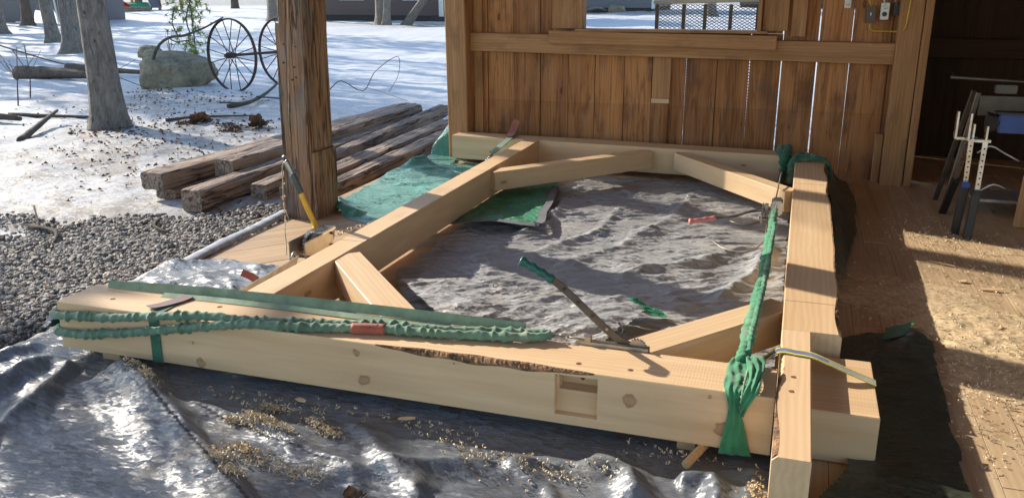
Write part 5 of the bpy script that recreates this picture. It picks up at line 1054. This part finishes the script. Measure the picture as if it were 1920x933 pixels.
# dry leaves and debris
rr_ = random.Random(17); v = []; f = []
lc = [(-8.3, 9.6, 1.2), (-7.4, 9.4, 1.2), (-9.6, 10.6, 1.4), (-7.3, 8.4, 1.3), (-6.4, 8.0, 1.2), (-9.2, 12.2, .9), (-8.4, 8.9, .5), (-10.6, 12.6, .8), (-6.2, 7.0, 1.0), (-5.0, 4.4, .5), (-4.4, 4.2, .25), (-4.2, 5.7, .3), (-7.8, 9.7, .15), (-7.1, 9.65, .2), (-6.9, 9.4, .15)]
for i in range(1700):
    cx_, cy_, sg = rr_.choice(lc); x, y = cx_+rr_.gauss(0, sg*.6), cy_+rr_.gauss(0, sg*.5)
    if x > -3.8: continue
    z = gz(x, y)+.008 if i % 1 == 0 else 0; L = rr_.uniform(.012, .034); a = rr_.uniform(0, 6.28); dx_, dy_ = math.cos(a)*L, math.sin(a)*L; w = .5; k = len(v); t1_, t2_ = rr_.uniform(0, .03), rr_.uniform(0, .035)
    v += [(x-dx_, y-dy_, z), (x-dy_*w, y+dx_*w, z+t1_), (x+dx_, y+dy_, z+.004), (x+dy_*w, y-dx_*w, z+t2_)]; f += [(k, k+1, k+2), (k, k+2, k+3)]
o = obj('fallen_leaves', v, f, M_leafdry, origin=(0, 0, 0)); tag(o, 'brown dry leaves scattered over the snow and gravel', 'leaves', kind='stuff')
for (x, y, lb) in ((-7.65, 9.75, 'clump of dried brown leaves standing in the snow, left one'), (-6.75, 9.75, 'clump of dried brown leaves standing in the snow, right one'), (-1.28, 2.19, 'crumpled dead leaf on the silver tarp near the bottom edge')):
    v = []; f = []; tp = x > -3; z0 = float(front_h(np.array(x), np.array(y)))+.006 if tp else gz(x, y); sc_ = .055 if tp else .14
    for i in range(9 if tp else 40):
        a, e = rr_.uniform(0, 6.28), rr_.uniform(.1, 1.4); d = Vector((math.cos(a)*math.cos(e), math.sin(a)*math.cos(e), math.sin(e))); p = Vector((x, y, z0))+d*sc_*rr_.random()*.6; q = p+d*sc_*.8; s_ = d.orthogonal().normalized()*sc_*.35; k = len(v); v += [p, (p+q)/2+s_+Vector((0, 0, .01)), q, (p+q)/2-s_]; f.append((k, k+1, k+2, k+3))
    o = obj('dead_leaf_clump', v, f, M_leafdry); tag(o, lb, 'leaves')
# ---- trailer gate behind the window
tg_ = empty('trailer_gate', (-1.08, 10.5, -.1)); tag(tg_, 'black wire mesh trailer gate seen through the window opening', 'gate')
for x in (-1.66, -1.35, -1.106, -.818, -.518): box('gate_bar', (x-.02, x+.02, 10.48, 10.52, -.12, 1.43), M_dsteel, tg_, .003)
beam('gate_rail', (-1.70, 10.5, 1.425), (-.45, 10.5, 1.462), .05, .045, M_steel, tg_); beam('gate_rail', (-1.70, 10.5, .05), (-.45, 10.5, .05), .05, .045, M_steel, tg_)
G = []; x0, x1, z0, z1 = -1.68, -.50, .08, 1.43
for sgn in (1, -1):
    c = -3.0
    while c < 4:
        pts = []
        for t in np.linspace(0, 1, 2): pass
        # line z = z0 + sgn*.6*(x-x0) + c
        xa, xb = x0, x1; za, zb = z0+c, z0+c+sgn*.6*(x1-x0); k_ = sgn*.6
        xs1 = sorted([(z0-z0-c)/k_+x0, (z1-z0-c)/k_+x0]); xa = max(x0, xs1[0]); xb = min(x1, xs1[1])
        if xb > xa+.005: G.append(cyl_geo((xa, 10.53+.003*sgn, z0+c+k_*(xa-x0)), (xb, 10.53+.003*sgn, z0+c+k_*(xb-x0)), .0035, seg=4))
        c += .034
v, f = merge(G); obj('mesh_panel', v, f, M_dsteel, tg_)
o = tube('rolled_cover', [(-1.62, 10.7, 1.50), (-1.3, 10.7, 1.525), (-.9, 10.7, 1.535), (-.45, 10.7, 1.535)], .055, M_black, tg_, step=.05, seg=12, ruffle=.05, kf=20)
# ---- houses
def house(name, x0, x1, y0, y1, h, m, label, wins, trim=True, rise=2.2):
    H_ = empty(name, ((x0+x1)/2, (y0+y1)/2, -.2)); tag(H_, label, 'house')
    box('wall', (x0, x1, y0, y1, .15, h), m, H_); box('foundation', (x0+.05, x1-.05, y0+.05, y1-.05, -.5, .15), M_found, H_)
    xm = (x0+x1)/2; ym = (y0+y1)/2; v = [(x0-.4, y0-.4, h), (x1+.4, y0-.4, h), (x1+.4, y1+.4, h), (x0-.4, y1+.4, h), (x0-.4, ym, h+rise), (x1+.4, ym, h+rise)]; obj('roof', v, [(0, 1, 5, 4), (2, 3, 4, 5), (0, 4, 3), (1, 2, 5), (0, 3, 2, 1)], M_roofm, H_)
    if trim:
        for x in (x0, x1): box('corner_trim', (x-.10, x+.10, y0-.03, y0+.1, .10, h), M_white, H_)
    for (wx, wz, ww_, wh_) in wins:
        wn = box('window_frame', (wx-ww_/2-.1, wx+ww_/2+.1, y0-.05, y0+.02, wz-.1, wz+wh_+.1), M_white, H_); box('pane', (wx-ww_/2, wx+ww_/2, y0-.06, y0-.045, wz, wz+wh_), M_glass, wn); box('sash_bar', (wx-ww_/2, wx+ww_/2, y0-.068, y0-.061, wz+wh_/2-.03, wz+wh_/2+.03), M_white, wn)
    return H_
hb = house('brown_house', -26, -17.6, 42, 50, 4.6, M_brown, 'dark brown house with white corner trim beyond the snow', [(-19.0, 1.0, 1.2, 1.4), (-22.6, 1.0, 1.2, 1.4)])
box('porch_step', (-17.9, -16.6, 41.4, 42, -.2, .12), M_found, hb)
house('grey_house', -21, -9.7, 59.5, 68, 5, M_grey, 'grey house with white trimmed windows seen through the window opening', [(-15.6, 1.15, 1.1, 1.4), (-11.3, 1.1, 1.4, 1.4)])
house('far_shed', -5, 6, 72, 78, 3, M_brown, 'far dark shed behind the mesh gate', [], False); 
lg = stick('driftwood_log', [(-14.2, 58.6, gz(-14.2, 58.6)+.1), (-13.2, 58.4, gz(-13, 58.4)+.35), (-12.6, 58.5, gz(-12.6, 58.5)+.15)], .16, 'pale twisted log lying in front of the grey house', 'log', M_bark); boulder(-11.9, 58.4, .55, .35, .28, 8, 'pale stone in front of the grey house')
# ---- playground and shelter
pgd = empty('playground', (-47, 55, -.15)); tag(pgd, 'wooden playground set with a red, a blue and a grey slide', 'playground')
def slide(name, p0, p1, w, m):
    a, b = Vector(p0), Vector(p1); d = (b-a); sdv = Vector((0, 0, 1)).cross(d).normalized()*w/2; n = sdv.cross(d).normalized(); v = []
    for q in (a, a.lerp(b, .8)-Vector((0, 0, .15)), b): v += [q-sdv+Vector((0, 0, .2)), q-sdv, q+sdv, q+sdv+Vector((0, 0, .2))]
    obj(name, v, [(i*4+k, i*4+k+1, i*4+k+5, i*4+k+4) for i in range(2) for k in range(3)], m, pgd)
slide('red_slide', (-50.9, 54, 2.4), (-47.9, 54.3, .1), .7, M_redp); slide('blue_slide', (-53.6, 57, 2.6), (-53.2, 55, .1), .8, M_bluep); slide('grey_slide', (-46.6, 55, 2.6), (-45.2, 54.2, .1), .8, M_greyp)
for (x, y) in ((-51.5, 56), (-46.8, 56.5), (-51.5, 59), (-46.8, 59)): box('playset_post', (x-.08, x+.08, y-.08, y+.08, -.3, 3.2), M_framew, pgd)
box('playset_deck', (-51.6, -46.7, 56, 59, 1.3, 1.42), M_framew, pgd); box('playset_rail', (-55, -51.6, 57.2, 57.35, .5, .65), M_framew, pgd)
v, f = ring_geo((-48.6, 56, .12), (0, 0, 1), .9, .32, 24, 8); obj('green_sandbox', v, f, M_greenp, pgd)
pb = box('playground_border', (-51, -44, 51.8, 52.1, -.3, .22), M_hewn); tag(pb, 'dark landscape timber edging in front of the playground', 'edging')
shl = empty('canvas_shelter', (-36.5, 35.5, -.2)); tag(shl, 'dark grey canvas shelter with an arched opening at the upper left', 'shelter')
v = []; f = []; nx0, nx1 = -41., -34.6
prof = [(nx0, -.2), (nx0, 3.2), (nx1, 3.2), (nx1, .1)]
arch = [(-36.55+.75*math.cos(a), -.1+1.0*max(0, math.sin(a))) for a in np.linspace(0, math.pi, 14)]
y_ = 35.6; ring = [(nx1, -.1)]+arch+[(nx0, -.1), (nx0, 3.2), (nx1, 3.2)]
v = [(x, y_, z) for x, z in ring]; obj('front_sheet', v, [tuple(range(len(ring)))], M_greyp, shl); box('side_sheet', (nx1-.02, nx1, 35.62, 39, -.1, 3.2), M_greyp, shl); box('roof_sheet', (nx0, nx1, 35.58, 39, 3.2, 3.25), M_greyp, shl)
v, f = cyl_geo((-35.55, 35.4, -.2), (-35.85, 35.4, 3.4), .045); obj('pole', v, f, M_white, shl)
